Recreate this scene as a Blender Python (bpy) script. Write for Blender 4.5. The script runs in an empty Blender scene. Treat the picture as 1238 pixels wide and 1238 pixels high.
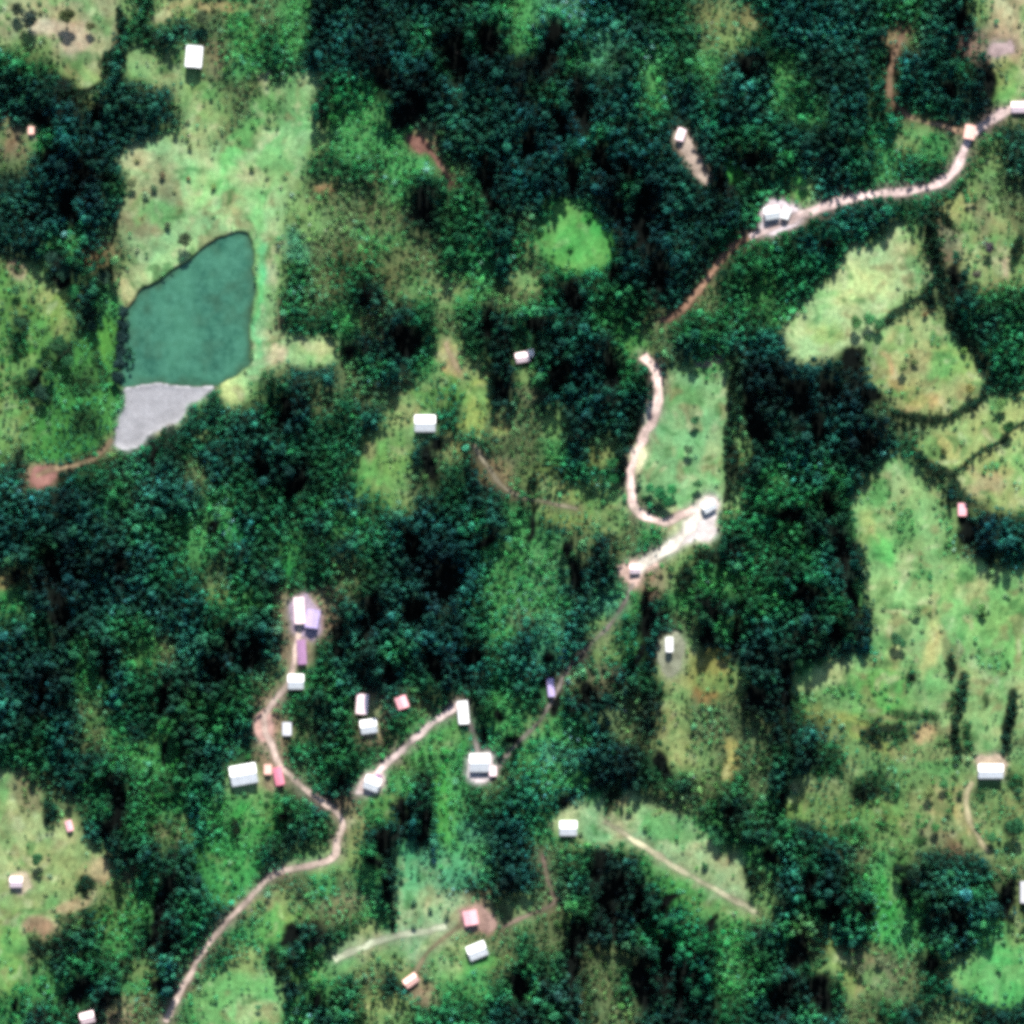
import bpy, math, random
import numpy as np

# ------------------------------------------------------------------ camera, sky, sun, exposure
S = bpy.context.scene
M_PX = 0.6                 # metres of ground per photograph pixel
HCAM = 4000.0              # height of the camera above the ground datum
SUN_EL, SUN_AZ = 34.0, 3.0 # sun stands towards the top of the picture, a little to the right
SUN_STRENGTH, SKY_STRENGTH, EXPOSURE = 5.0, 0.09, 1.32

cam_d = bpy.data.cameras.new('camera')
cam_d.sensor_width = 36.0
cam_d.lens = 36.0 * HCAM / (1238 * M_PX)
cam_d.clip_start, cam_d.clip_end = 10.0, 30000.0
cam = bpy.data.objects.new('camera', cam_d)
cam.location = (0, 0, HCAM)
S.collection.objects.link(cam)
S.camera = cam

W = bpy.data.worlds.new('World'); S.world = W; W.use_nodes = True
wn = W.node_tree.nodes; wn.clear()
sky = wn.new('ShaderNodeTexSky'); sky.sky_type = 'NISHITA'; sky.sun_disc = False
sky.sun_elevation = math.radians(SUN_EL); sky.sun_rotation = math.radians(SUN_AZ)
bg = wn.new('ShaderNodeBackground'); bg.inputs['Strength'].default_value = SKY_STRENGTH
wo = wn.new('ShaderNodeOutputWorld')
W.node_tree.links.new(sky.outputs[0], bg.inputs[0]); W.node_tree.links.new(bg.outputs[0], wo.inputs[0])

sd = bpy.data.lights.new('sun', 'SUN'); sd.energy = SUN_STRENGTH; sd.angle = math.radians(0.5); sd.color = (1.0, 0.96, 0.90)
sun = bpy.data.objects.new('sun', sd); S.collection.objects.link(sun)
sun.rotation_euler = (math.radians(SUN_EL - 90), 0, math.radians(-SUN_AZ))   # light comes down from +Y
sun.location = (0, 600, 600)

S.view_settings.view_transform = 'Standard'; S.view_settings.look = 'None'
S.view_settings.exposure = EXPOSURE; S.view_settings.gamma = 1.0
S.render.film_transparent = False
S.cycles.pixel_filter_type = 'BLACKMAN_HARRIS'; S.cycles.filter_width = 4.5
S.cycles.max_bounces = 4; S.cycles.diffuse_bounces = 1; S.cycles.glossy_bounces = 1
S.cycles.use_denoising = False

random.seed(11); RNG = np.random.default_rng(11)
C = S.collection

# ------------------------------------------------------------------ small helpers
def lin(c):
    c = np.asarray(c, float) / 255.0
    return np.where(c <= 0.04045, c / 12.92, ((c + 0.055) / 1.055) ** 2.4)
K_GROUND, K_CROWN = 2.3, .95
def gcol(c): return lin(c) / K_GROUND        # a ground cover's own colour
def ccol(c): return lin(c) / K_CROWN         # a crown's own colour

def link(o, parent=None):
    C.objects.link(o)
    if parent: o.parent = parent
    return o
def tag(o, label, cat=None, group=None, kind=None):
    o['label'] = label
    if cat: o['category'] = cat
    if group: o['group'] = group
    if kind: o['kind'] = kind
    return o
def mesh_from(name, verts, faces, mats=()):
    me = bpy.data.meshes.new(name)
    me.from_pydata([tuple(map(float, v)) for v in verts], [], faces)
    for m in mats: me.materials.append(m)
    me.update()
    return me
def fast_mesh(name, co, quads, mats=()):
    me = bpy.data.meshes.new(name)
    n, f = len(co), len(quads)
    me.vertices.add(n); me.vertices.foreach_set('co', np.ascontiguousarray(co, dtype=np.float32).ravel())
    me.loops.add(f * 4); me.loops.foreach_set('vertex_index', np.ascontiguousarray(quads, dtype=np.int32).ravel())
    me.polygons.add(f); me.polygons.foreach_set('loop_start', np.arange(0, f * 4, 4, dtype=np.int32))
    try: me.polygons.foreach_set('loop_total', np.full(f, 4, dtype=np.int32))
    except Exception: pass
    me.update(calc_edges=True); me.validate()
    for m in mats: me.materials.append(m)
    return me
def smooth(me):
    me.polygons.foreach_set('use_smooth', np.ones(len(me.polygons), dtype=bool)); me.update()
def colattr(me, name, rgb):
    a = me.color_attributes.new(name, 'FLOAT_COLOR', 'POINT')
    v = np.ones((len(rgb), 4), dtype=np.float32); v[:, :3] = rgb
    a.data.foreach_set('color', v.ravel())

class NT:
    def __init__(self, name):
        self.m = bpy.data.materials.new(name); self.m.use_nodes = True
        self.t = self.m.node_tree; self.t.nodes.clear()
        self.out = self.n('ShaderNodeOutputMaterial'); self.b = self.n('ShaderNodeBsdfPrincipled')
        self.l(self.b.outputs[0], self.out.inputs[0])
    def n(self, k, **kw):
        o = self.t.nodes.new(k)
        for a, v in kw.items(): setattr(o, a, v)
        return o
    def l(self, a, b): self.t.links.new(a, b)
    def noise(self, scale, detail=4, rough=0.6, coord=None, dim='3D'):
        o = self.n('ShaderNodeTexNoise', noise_dimensions=dim)
        o.inputs['Scale'].default_value = scale; o.inputs['Detail'].default_value = detail; o.inputs['Roughness'].default_value = rough
        if coord is not None: self.l(coord, o.inputs['Vector'])
        return o.outputs['Fac']
    def rng(self, src, a, b, c, d):
        o = self.n('ShaderNodeMapRange'); self.l(src, o.inputs[0])
        for i, v in zip((1, 2, 3, 4), (a, b, c, d)): o.inputs[i].default_value = v
        return o.outputs[0]
    def math(self, op, a, b):
        o = self.n('ShaderNodeMath', operation=op)
        for i, v in enumerate((a, b)):
            if isinstance(v, (int, float)): o.inputs[i].default_value = v
            else: self.l(v, o.inputs[i])
        return o.outputs[0]
    def scale(self, col, fac):
        o = self.n('ShaderNodeVectorMath', operation='SCALE'); self.l(col, o.inputs[0]); self.l(fac, o.inputs['Scale'])
        return o.outputs[0]
    def mix(self, fac, a, b, mode='MIX'):
        o = self.n('ShaderNodeMix', data_type='RGBA', blend_type=mode)
        for i, v in ((0, fac), (6, a), (7, b)):
            if isinstance(v, (int, float)): o.inputs[i].default_value = v
            elif isinstance(v, (tuple, list, np.ndarray)): o.inputs[i].default_value = (*map(float, v[:3]), 1)
            else: self.l(v, o.inputs[i])
        return o.outputs[2]
    def done(self, col, rough=0.9, spec=0.1):
        if isinstance(col, (tuple, list, np.ndarray)): self.b.inputs['Base Color'].default_value = (*map(float, col[:3]), 1)
        else: self.l(col, self.b.inputs['Base Color'])
        self.b.inputs['Roughness'].default_value = rough; self.b.inputs['Specular IOR Level'].default_value = spec
        return self.m

# ------------------------------------------------------------------ land cover, laid out on a 1.2 m grid
P0, P1, STEP = -90, 1328, 2
PX = np.arange(P0, P1 + 1, STEP).astype(float); N = len(PX)
GX, GY = np.meshgrid(PX, PX)                       # GX picture right, GY picture down
def vnoise(cell, seed, X=None, Y=None, oct=3):
    X = GX if X is None else X; Y = GY if Y is None else Y
    r = np.random.default_rng(seed); out = 0; amp = 1.0; tot = 0
    for _ in range(oct):
        n = int(1600 / cell) + 6; g = r.random((n, n))
        u = (X + 200) / cell; v = (Y + 200) / cell
        i = np.clip(np.floor(u).astype(int), 0, n - 2); j = np.clip(np.floor(v).astype(int), 0, n - 2)
        fu = np.clip(u - i, 0, 1); fv = np.clip(v - j, 0, 1)
        fu = fu * fu * (3 - 2 * fu); fv = fv * fv * (3 - 2 * fv)
        out = out + amp * ((g[j, i] * (1 - fu) + g[j, i + 1] * fu) * (1 - fv) + (g[j + 1, i] * (1 - fu) + g[j + 1, i + 1] * fu) * fv)
        tot += amp; amp *= 0.5; cell /= 2.0
    return out / tot * 2 - 1                        # about -1..1
WX = GX + 13 * vnoise(30, 1); WY = GY + 13 * vnoise(30, 2)
EDGE = vnoise(14, 3, oct=2)

def sstep(a, b, x):
    t = np.clip((x - a) / (b - a), 0, 1); return t * t * (3 - 2 * t)
def blur(a, r):
    r = int(r)
    if r < 1: return a
    for ax in (0, 1):
        p = np.concatenate([np.repeat(np.take(a, [0], ax), r + 1, ax), a, np.repeat(np.take(a, [-1], ax), r, ax)], ax)
        c = np.cumsum(p, ax)
        a = (np.take(c, range(2 * r + 1, c.shape[ax]), ax) - np.take(c, range(0, c.shape[ax] - 2 * r - 1), ax)) / (2 * r + 1)
    return a
def poly_mask(pts, feather=6, warp=1.0):
    X = GX + (WX - GX) * warp; Y = GY + (WY - GY) * warp
    ins = np.zeros(X.shape, bool)
    n = len(pts)
    for k in range(n):
        x1, y1 = pts[k]; x2, y2 = pts[(k + 1) % n]
        if y1 == y2: continue
        c = ((y1 > Y) != (y2 > Y)) & (X < (x2 - x1) * (Y - y1) / (y2 - y1) + x1)
        ins ^= c
    m = blur(ins.astype(float), max(1, feather / STEP / 1.5))
    return m
def blob_mask(x, y, rx, ry, ang=0, f=0.35, rag=0.3):
    a = math.radians(ang); dx = WX - x; dy = WY - y
    u = dx * math.cos(a) + dy * math.sin(a); v = -dx * math.sin(a) + dy * math.cos(a)
    d = np.sqrt((u / rx) ** 2 + (v / ry) ** 2) + EDGE * rag
    return 1 - sstep(1 - f, 1 + f, d)
def line_mask(pts, w, f=0.6, warp=0.25):
    X = GX + (WX - GX) * warp; Y = GY + (WY - GY) * warp
    d = np.full(X.shape, 1e9)
    for (x1, y1), (x2, y2) in zip(pts[:-1], pts[1:]):
        vx, vy = x2 - x1, y2 - y1; t = np.clip(((X - x1) * vx + (Y - y1) * vy) / (vx * vx + vy * vy + 1e-9), 0, 1)
        d = np.minimum(d, np.hypot(X - x1 - t * vx, Y - y1 - t * vy))
    return 1 - sstep(w / 2 * (1 - f), w / 2 * (1 + f), d + EDGE * w * 0.12)

DENS = np.ones((N, N)); GRASS = np.zeros((N, N)); TALL = np.ones((N, N))
GRD = np.ones((N, N, 3)) * gcol((46, 66, 44)); CRW = np.ones((N, N, 3)) * ccol((30, 92, 66))
def paint(m, g=None, d=None, c=None, grass=None, tall=None):
    global DENS, GRASS, TALL
    if d is not None: DENS = DENS * (1 - m) + d * m
    if grass is not None: GRASS = GRASS * (1 - m) + grass * m
    if tall is not None: TALL = TALL * (1 - m) + tall * m
    for arr, col, f in ((GRD, g, gcol), (CRW, c, ccol)):
        if col is not None: arr[:] = arr * (1 - m[..., None]) + f(col) * m[..., None]

# --- kinds of forest: x, y, rx, ry, turn, crown colour, density, height
FOREST = [
 (790,110,300,150,0,(27,80,70),1,1.1),(560,90,150,110,10,(20,66,46),1,1.15),(960,110,160,140,0,(34,96,72),1,1),
 (660,20,70,30,-10,(52,150,88),.85,.7),(560,20,40,30,0,(36,110,70),1,.9),(690,90,30,60,20,(28,88,62),1,1),
 (790,90,25,50,-15,(48,136,92),1,1),(850,70,20,35,20,(46,126,86),1,1),(725,62,18,24,0,(44,120,100),1,1),
 (790,250,90,90,0,(18,62,42),1,1.15),(700,190,70,60,0,(22,70,52),1,1.15),
 (100,200,60,130,10,(28,76,66),1,1.05),(30,250,60,100,0,(34,82,62),.95,1),(50,75,60,35,0,(34,92,56),1,.8),
 (190,120,45,40,10,(38,84,54),.95,.8),(215,40,45,35,0,(42,98,62),.8,.7),
 (330,40,50,60,0,(46,98,50),.9,.7),(395,140,42,60,20,(34,128,54),.85,.6),(370,190,30,40,0,(44,100,60),.9,.7),
 (470,210,70,60,10,(58,132,66),.85,.7),(440,290,100,60,0,(66,108,62),.8,.6),(560,270,70,70,0,(44,104,56),.95,.8),
 (400,340,60,50,0,(46,100,66),.9,.7),(520,340,80,50,0,(64,122,72),.8,.6),(600,340,60,60,0,(40,112,60),.95,.8),
 (700,400,90,80,0,(30,92,46),1,.9),(560,420,60,40,0,(40,96,56),.9,.8),(720,470,70,60,0,(26,78,46),1,1),
 (930,330,70,70,-40,(24,92,50),1,.7),(1000,265,90,30,-12,(26,86,54),1,.75),(890,380,60,50,0,(26,88,48),1,.8),
 (1000,480,100,80,20,(26,56,40),1,1.2),(940,540,60,60,0,(30,82,50),1,1.1),(930,470,50,40,0,(26,60,48),1,1.15),
 (930,660,100,110,0,(36,116,64),1,.9),(960,720,70,70,0,(34,104,60),1,.8),(1005,700,25,100,-15,(20,74,44),1,1),(850,720,50,50,0,(36,118,58),1,.9),
 (900,800,60,60,0,(34,72,42),1,1),(1170,330,70,60,0,(42,104,62),.85,.8),(1200,440,40,60,40,(42,108,66),.95,.8),
 (1200,640,50,35,0,(26,66,54),1,1.1),(1215,200,40,60,0,(46,84,52),.95,.9),
 (180,620,200,120,-20,(30,84,68),1,1.05),(330,560,90,90,-20,(30,92,70),1,1),(120,720,130,90,0,(28,68,58),1,1.05),
 (250,690,90,70,0,(32,90,70),1,.9),(480,720,120,110,-30,(30,84,74),1,1.05),(420,700,70,60,0,(36,94,70),1,.9),(560,700,60,80,30,(26,64,66),1,1.15),
 (640,700,55,75,10,(66,140,96),.95,.7),(600,650,50,50,0,(36,92,62),1,.9),(700,740,60,70,20,(38,108,82),1,.9),(650,780,60,60,30,(38,110,86),1,1),
 (80,830,120,80,0,(28,68,48),1,1),(190,850,90,80,20,(34,92,48),1,.9),(230,760,80,50,0,(30,74,48),1,1),(130,930,120,60,0,(34,96,54),1,1),
 (220,960,90,80,0,(40,108,56),1,.8),(280,1010,60,40,0,(50,136,66),.85,.6),(170,1080,80,80,20,(36,96,56),1,.9),(120,1130,60,60,0,(44,114,58),.9,.7),
 (60,1190,60,50,0,(40,100,54),.9,.8),(390,880,80,60,0,(34,96,54),1,.9),(470,860,60,60,0,(36,90,56),1,.9),(520,920,50,50,0,(42,116,62),.95,.8),
 (545,980,50,90,10,(60,148,78),.85,.6),(530,1050,60,40,-20,(80,160,116),.7,.5),(620,1000,60,80,0,(42,106,88),1,.9),(600,1060,50,40,0,(44,88,80),1,1),
 (720,880,80,70,30,(48,118,80),.9,.8),(690,960,50,50,20,(38,96,84),1,.9),(760,900,40,60,20,(30,78,74),1,1),(820,880,60,60,0,(66,110,62),.7,.6),
 (470,1010,50,60,10,(36,100,66),1,.9),(340,990,50,30,0,(26,76,40),1,.8),
 (900,960,60,70,10,(48,98,58),.9,.8),(960,890,60,60,0,(28,76,46),1,1),(960,1080,80,100,10,(28,82,54),1,1.05),(1130,1080,60,70,0,(32,84,52),1,.9),
 (720,1090,90,90,0,(24,70,40),1,1.15),(660,1170,60,70,0,(50,98,66),.9,.8),(780,1180,90,60,0,(22,64,34),1,1.15),(560,1210,80,40,0,(42,92,50),.95,.8),
 (840,1130,70,60,50,(30,128,62),.95,.7),(890,1190,60,50,40,(30,116,58),.95,.8),(960,1200,70,40,0,(34,82,54),1,1),(1040,1130,50,40,0,(40,130,72),.8,.6),
 (420,1190,60,40,0,(44,92,72),.95,.8),(370,1130,70,40,-30,(40,118,70),.85,.7),(340,1180,40,60,10,(40,98,84),.95,.9),(450,1220,60,30,0,(60,104,60),.8,.6),
]
for (x, y, rx, ry, a, c, d, t) in FOREST:
    paint(blob_mask(x, y, rx, ry, a, .6, .5) * .85, None, d, c, None, t)

# --- the broad pattern of the land, one number for every 31 picture pixels (about 19 m):
# 0 very dark forest with shade painted into its colours, 1 dark forest, 2 forest, 3 lush scrub, 4 teal canopy, 5 olive scrub, 6 grass, 7 pale grass, 8 bare
COVER = [
 (6,5,6,6,6,2,6,6,5,3,5,3,0,1,0,1,1,0,1,2,3,4,4,1,1,2,2,5,5,2,1,1,1,1,2,2,1,0,6,8),
 (6,6,8,6,0,2,1,1,5,3,2,3,0,1,0,1,2,0,2,0,3,0,1,4,1,1,2,5,6,2,1,1,1,1,1,5,1,0,5,8),
 (2,2,6,6,1,6,6,6,5,3,2,2,1,1,0,1,0,2,0,1,0,0,2,4,1,3,2,3,1,0,3,1,1,1,2,0,1,2,0,8),
 (1,1,0,5,1,1,1,6,5,5,6,6,0,2,3,0,0,1,1,1,0,2,0,1,1,3,1,2,1,1,3,2,1,1,2,1,1,1,0,6),
 (1,0,0,1,1,1,1,5,6,5,6,3,0,3,3,0,1,1,1,1,0,1,0,1,1,2,1,2,1,1,2,3,1,1,2,2,2,1,0,5),
 (8,3,1,1,1,1,6,6,5,5,6,6,6,3,3,3,8,1,1,1,1,0,1,2,1,1,1,1,2,2,1,1,1,2,3,6,3,5,2,1),
 (5,1,0,0,1,6,5,6,7,7,7,6,2,2,2,3,3,5,1,0,1,1,2,0,1,1,1,1,0,0,2,1,0,2,3,2,2,2,6,1),
 (1,1,1,0,2,5,5,7,7,7,7,6,5,5,5,3,0,2,2,0,1,0,1,0,2,0,1,1,0,2,2,6,1,2,2,2,2,2,6,5),
 (1,0,1,0,1,6,7,7,7,7,7,6,6,5,5,5,0,2,2,1,5,3,3,1,0,0,1,1,0,2,2,2,1,1,1,2,1,6,6,5),
 (1,1,3,1,5,5,7,7,7,7,7,4,5,5,3,3,5,2,2,0,2,3,3,2,0,0,1,1,2,2,2,1,2,2,6,6,5,6,6,5),
 (5,6,0,2,5,6,6,2,2,2,6,2,5,2,2,5,5,2,3,1,5,2,3,2,1,0,1,1,2,2,2,2,2,7,7,6,5,0,5,6),
 (2,6,6,0,3,6,2,2,2,2,6,2,5,2,0,5,3,6,3,5,5,2,0,2,2,0,1,5,2,3,2,2,6,7,7,6,5,0,2,2),
 (1,6,6,0,3,2,2,2,2,2,8,2,2,3,5,0,2,5,2,0,2,1,0,3,2,5,2,2,2,2,3,6,6,6,7,5,6,2,1,2),
 (3,5,0,3,6,2,2,2,2,2,8,7,6,2,0,0,2,6,2,0,2,0,1,0,3,5,1,2,1,1,1,6,6,5,7,6,6,2,2,2),
 (3,0,5,5,3,2,2,2,2,6,5,1,1,5,2,1,3,6,6,0,6,2,0,1,2,0,6,3,6,0,0,1,1,0,7,5,6,6,2,2),
 (3,0,3,2,3,7,7,7,2,6,2,0,5,2,5,5,6,2,6,0,5,1,1,0,1,1,7,6,6,0,0,1,0,0,5,6,6,6,5,2),
 (5,6,2,1,3,7,7,7,2,1,2,0,2,2,1,6,7,2,6,5,5,6,0,1,0,6,7,6,6,0,1,0,1,0,0,5,5,5,6,6),
 (5,3,2,2,5,2,0,2,1,1,1,2,2,2,6,6,1,5,2,5,5,3,1,6,0,7,7,6,6,0,1,0,1,0,1,2,6,6,6,6),
 (1,8,1,2,2,1,1,5,1,2,0,0,2,2,3,6,5,2,0,8,5,0,2,2,0,7,2,6,5,0,3,0,2,1,2,6,5,5,6,6),
 (1,1,0,1,2,1,1,1,3,2,2,2,2,1,2,6,0,2,1,1,2,6,6,6,6,2,2,6,7,2,2,2,2,1,6,3,6,0,5,6),
 (1,1,1,1,1,2,2,3,3,1,2,2,1,3,2,1,0,1,2,1,3,1,5,6,5,3,7,7,2,2,2,0,1,3,6,3,3,6,0,1),
 (1,2,0,1,0,1,2,3,2,1,2,3,2,1,2,1,0,0,1,3,3,3,5,0,5,2,6,0,0,2,2,2,1,0,3,6,3,5,0,1),
 (5,0,0,1,0,1,2,2,5,2,1,2,2,5,2,1,0,0,1,3,3,3,1,0,2,8,6,3,3,2,0,2,1,0,3,3,3,5,6,2),
 (3,1,0,1,1,1,1,1,2,3,2,8,8,1,0,1,0,1,2,3,3,3,1,4,3,0,3,0,0,2,2,0,2,0,6,6,7,6,6,3),
 (1,2,0,1,2,2,1,1,2,1,1,8,8,1,0,1,1,1,2,3,1,4,1,6,2,0,5,0,3,0,1,0,2,0,0,6,3,7,6,3),
 (1,1,1,2,0,3,5,1,0,0,1,8,2,1,0,2,1,0,1,2,1,4,1,6,3,0,6,0,1,0,1,0,1,1,3,7,6,7,6,6),
 (1,0,0,3,0,2,1,0,0,2,5,3,2,1,0,1,2,0,1,2,1,0,5,5,0,2,6,5,6,1,0,3,5,3,3,3,6,6,5,6),
 (1,0,1,5,1,2,0,2,2,2,8,2,1,2,8,1,5,2,2,3,2,3,0,0,5,0,6,5,5,0,0,5,5,6,3,3,5,2,5,6),
 (1,2,0,5,3,1,3,0,2,1,8,5,0,2,8,2,3,5,2,3,3,3,3,1,5,0,6,5,5,5,0,1,1,6,3,0,8,6,0,5),
 (2,2,1,1,2,3,3,0,1,2,8,2,2,2,2,5,3,3,1,2,3,4,1,1,0,2,6,6,5,5,2,0,1,2,6,3,5,6,0,7),
 (5,5,0,2,0,2,2,2,1,7,8,5,2,1,3,3,0,3,2,5,2,3,3,0,0,2,1,5,2,5,1,1,2,0,0,5,3,6,5,5),
 (5,6,5,2,0,2,3,1,3,3,3,2,1,8,3,0,0,3,2,2,2,2,1,3,6,5,5,2,1,2,2,6,2,3,3,3,3,6,6,2),
 (3,6,6,1,0,2,5,1,2,3,2,1,2,5,1,0,1,3,4,1,1,3,6,3,6,3,3,3,2,1,2,1,2,3,6,3,5,8,6,2),
 (6,3,6,6,1,0,1,0,3,3,1,6,6,6,3,0,4,3,3,1,1,5,2,0,1,3,6,6,6,3,1,2,1,5,3,5,1,1,1,5),
 (6,6,6,8,5,2,0,1,3,3,5,5,3,5,3,0,4,4,2,0,1,5,1,1,0,1,3,3,6,6,0,1,0,2,3,0,1,1,2,5),
 (6,6,5,0,3,3,0,2,1,5,6,6,5,5,3,2,6,5,8,5,6,5,2,0,0,0,1,3,3,6,1,2,0,2,3,3,0,1,1,0),
 (6,5,0,1,3,2,0,2,5,3,3,1,0,2,6,3,6,6,5,5,2,5,0,0,0,2,2,2,3,1,2,5,1,0,3,3,1,0,3,6),
 (6,5,0,2,2,5,1,5,2,6,3,0,3,6,6,6,5,6,3,5,2,2,0,5,5,0,0,0,3,2,1,2,6,5,5,5,2,0,6,3),
 (2,3,3,1,0,3,0,5,3,6,7,0,3,2,5,1,8,3,3,2,2,0,0,5,2,0,0,0,3,2,0,0,2,6,5,5,2,1,3,3),
 (3,0,2,0,8,5,5,3,6,6,7,3,1,2,6,6,2,2,2,1,0,2,0,5,5,1,0,0,2,1,0,2,1,5,2,1,5,6,0,1),
]
KINDS = [  # ground colour, density, crown colour, height
 ((28,38,34), .75, (24,60,68), 1.22), ((38,62,50), .95, (38,102,92), .98), ((46,80,52), .93, (48,130,82), .85),  # the first kind's dark ground and crown colours hold painted shade
 ((80,148,86), .66, (72,172,92), .34), ((82,152,112), .62, (84,172,128), .40), ((100,118,80), .66, (90,130,78), .28),
 ((122,158,98), .30, (92,140,80), .30), ((150,194,128), .06, (90,146,94), .35), ((150,134,108), .25, (90,112,72), .35)]
def cover_field(fn):
    g = np.array([[fn(KINDS[c]) for c in r] for r in COVER], float)
    u = np.clip((GX + 14 * vnoise(30, 61, oct=2)) / 31 - .5, 0, 38.999); v = np.clip((GY + 14 * vnoise(30, 62, oct=2)) / 31 - .5, 0, 38.999)
    i = u.astype(int); j = v.astype(int); fu = sstep(.1, .9, u - i); fv = sstep(.1, .9, v - j)
    if g.ndim == 3: fu = fu[..., None]; fv = fv[..., None]
    return (g[j, i] * (1 - fu) + g[j, i + 1] * fu) * (1 - fv) + (g[j + 1, i] * (1 - fu) + g[j + 1, i + 1] * fu) * fv
DENS = blur(cover_field(lambda k: k[1]), 4); TALL = blur(cover_field(lambda k: k[3]), 4)
GRD = cover_field(lambda k: gcol(k[0])); CRW = CRW * .45 + .55 * cover_field(lambda k: ccol(k[2]))

def P(*v): return [(v[i], v[i + 1]) for i in range(0, len(v), 2)]
# --- meadows: outline, ground colour, density of trees left in them, feather
MEADOWS = [
 ('nw', P(148,185,200,168,240,172,300,176,328,150,345,110,372,82,386,105,374,170,362,210,350,235,345,262,338,300,337,350,334,398,346,412,395,415,400,438,345,447,310,465,285,488,272,488,268,472,290,455,302,440,302,290,285,285,265,290,245,302,220,318,190,340,160,358,140,368,148,340,158,310,150,260), (148,190,134), .03, 5),
 ('tl', P(-60,-60,146,-60,142,20,136,50,126,80,105,106,86,92,74,56,40,46,-60,52), (158,168,126), .06, 5),
 ('tm', P(158,82,165,62,200,66,225,95,255,118,272,140,268,168,236,176,228,140,208,112,180,92), (142,176,118), .10, 6),
 ('bl', P(-60,915,20,945,50,965,85,988,100,1020,136,1048,136,1068,108,1086,75,1100,60,1125,40,1136,20,1190,-60,1215), (146,172,112), .05, 5),
 ('mid', P(800,448,830,458,862,462,888,447,884,480,879,520,876,560,870,602,846,606,825,622,800,618,783,606,775,575,765,560,775,535,790,512,797,475), (132,184,126), .03, 4),
 ('ru', P(938,402,975,365,1005,338,1040,302,1085,274,1106,300,1112,345,1078,374,1060,390,1042,425,1020,432,985,440,952,432), (178,206,148), .03, 5),
 ('rm', P(1048,412,1090,388,1132,366,1146,395,1166,415,1192,452,1182,480,1150,498,1112,506,1086,492,1060,460), (172,184,124), .05, 4),
 ('rl', P(1110,545,1150,503,1190,472,1215,482,1290,470,1290,604,1200,618,1166,592,1152,572,1124,562), (160,182,116), .08, 4),
 ('rg', P(1080,548,1100,556,1126,582,1136,612,1150,642,1160,662,1176,682,1206,692,1290,690,1290,850,1238,880,1206,905,1190,920,1168,900,1160,866,1136,880,1090,878,1060,892,1030,870,968,846,952,815,1000,802,1048,790,1064,750,1046,690,1034,640,1040,592,1060,562), (138,182,118), .06, 5),
 ('rs', P(990,872,1030,868,1090,882,1150,884,1180,920,1290,925,1290,1052,1200,1042,1150,1016,1092,1034,1030,1008,970,985,938,968,960,945,1010,930), (114,146,90), .34, 8),
 ('br', P(1150,1168,1170,1150,1200,1140,1290,1140,1290,1212,1190,1212,1160,1196), (96,186,104), .05, 8),
 ('tr', P(668,996,690,968,740,962,790,978,850,1008,900,1040,918,1100,900,1116,860,1098,820,1062,780,1038,740,1018,700,1018), (146,186,134), .04, 5),
 ('lu', P(648,272,690,250,702,268,730,282,738,310,700,325,678,328,660,300), (72,164,78), .04, 5),
 ('bs', P(478,1062,500,1045,545,1075,570,1095,560,1120,540,1150,505,1165,475,1150,470,1110), (150,182,138), .10, 7),
 ('bb', P(225,1238,250,1185,290,1165,330,1180,335,1300,225,1300), (120,178,108), .12, 8),
 ('be', P(1190,-60,1290,-60,1290,112,1225,108,1206,62,1196,30), (186,176,138), .06, 7),
 ('rb', P(1150,240,1180,232,1222,262,1232,300,1228,348,1190,350,1150,322,1140,280), (146,156,104), .20, 8),
 ('ll', P(-60,320,20,325,60,345,95,385,80,420,60,440,40,500,0,560,-60,560), (90,142,74), .42, 8),
 ('ls', P(60,440,110,400,150,390,148,470,132,530,70,560,30,540), (70,132,66), .55, 8),
]
MPOLY = {}
for key, pts, g, d, f in MEADOWS:
    m = poly_mask(pts, f + 5, 1.25); MPOLY[key] = m
    paint(m, g, d, None, 1.0, .45)
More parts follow.
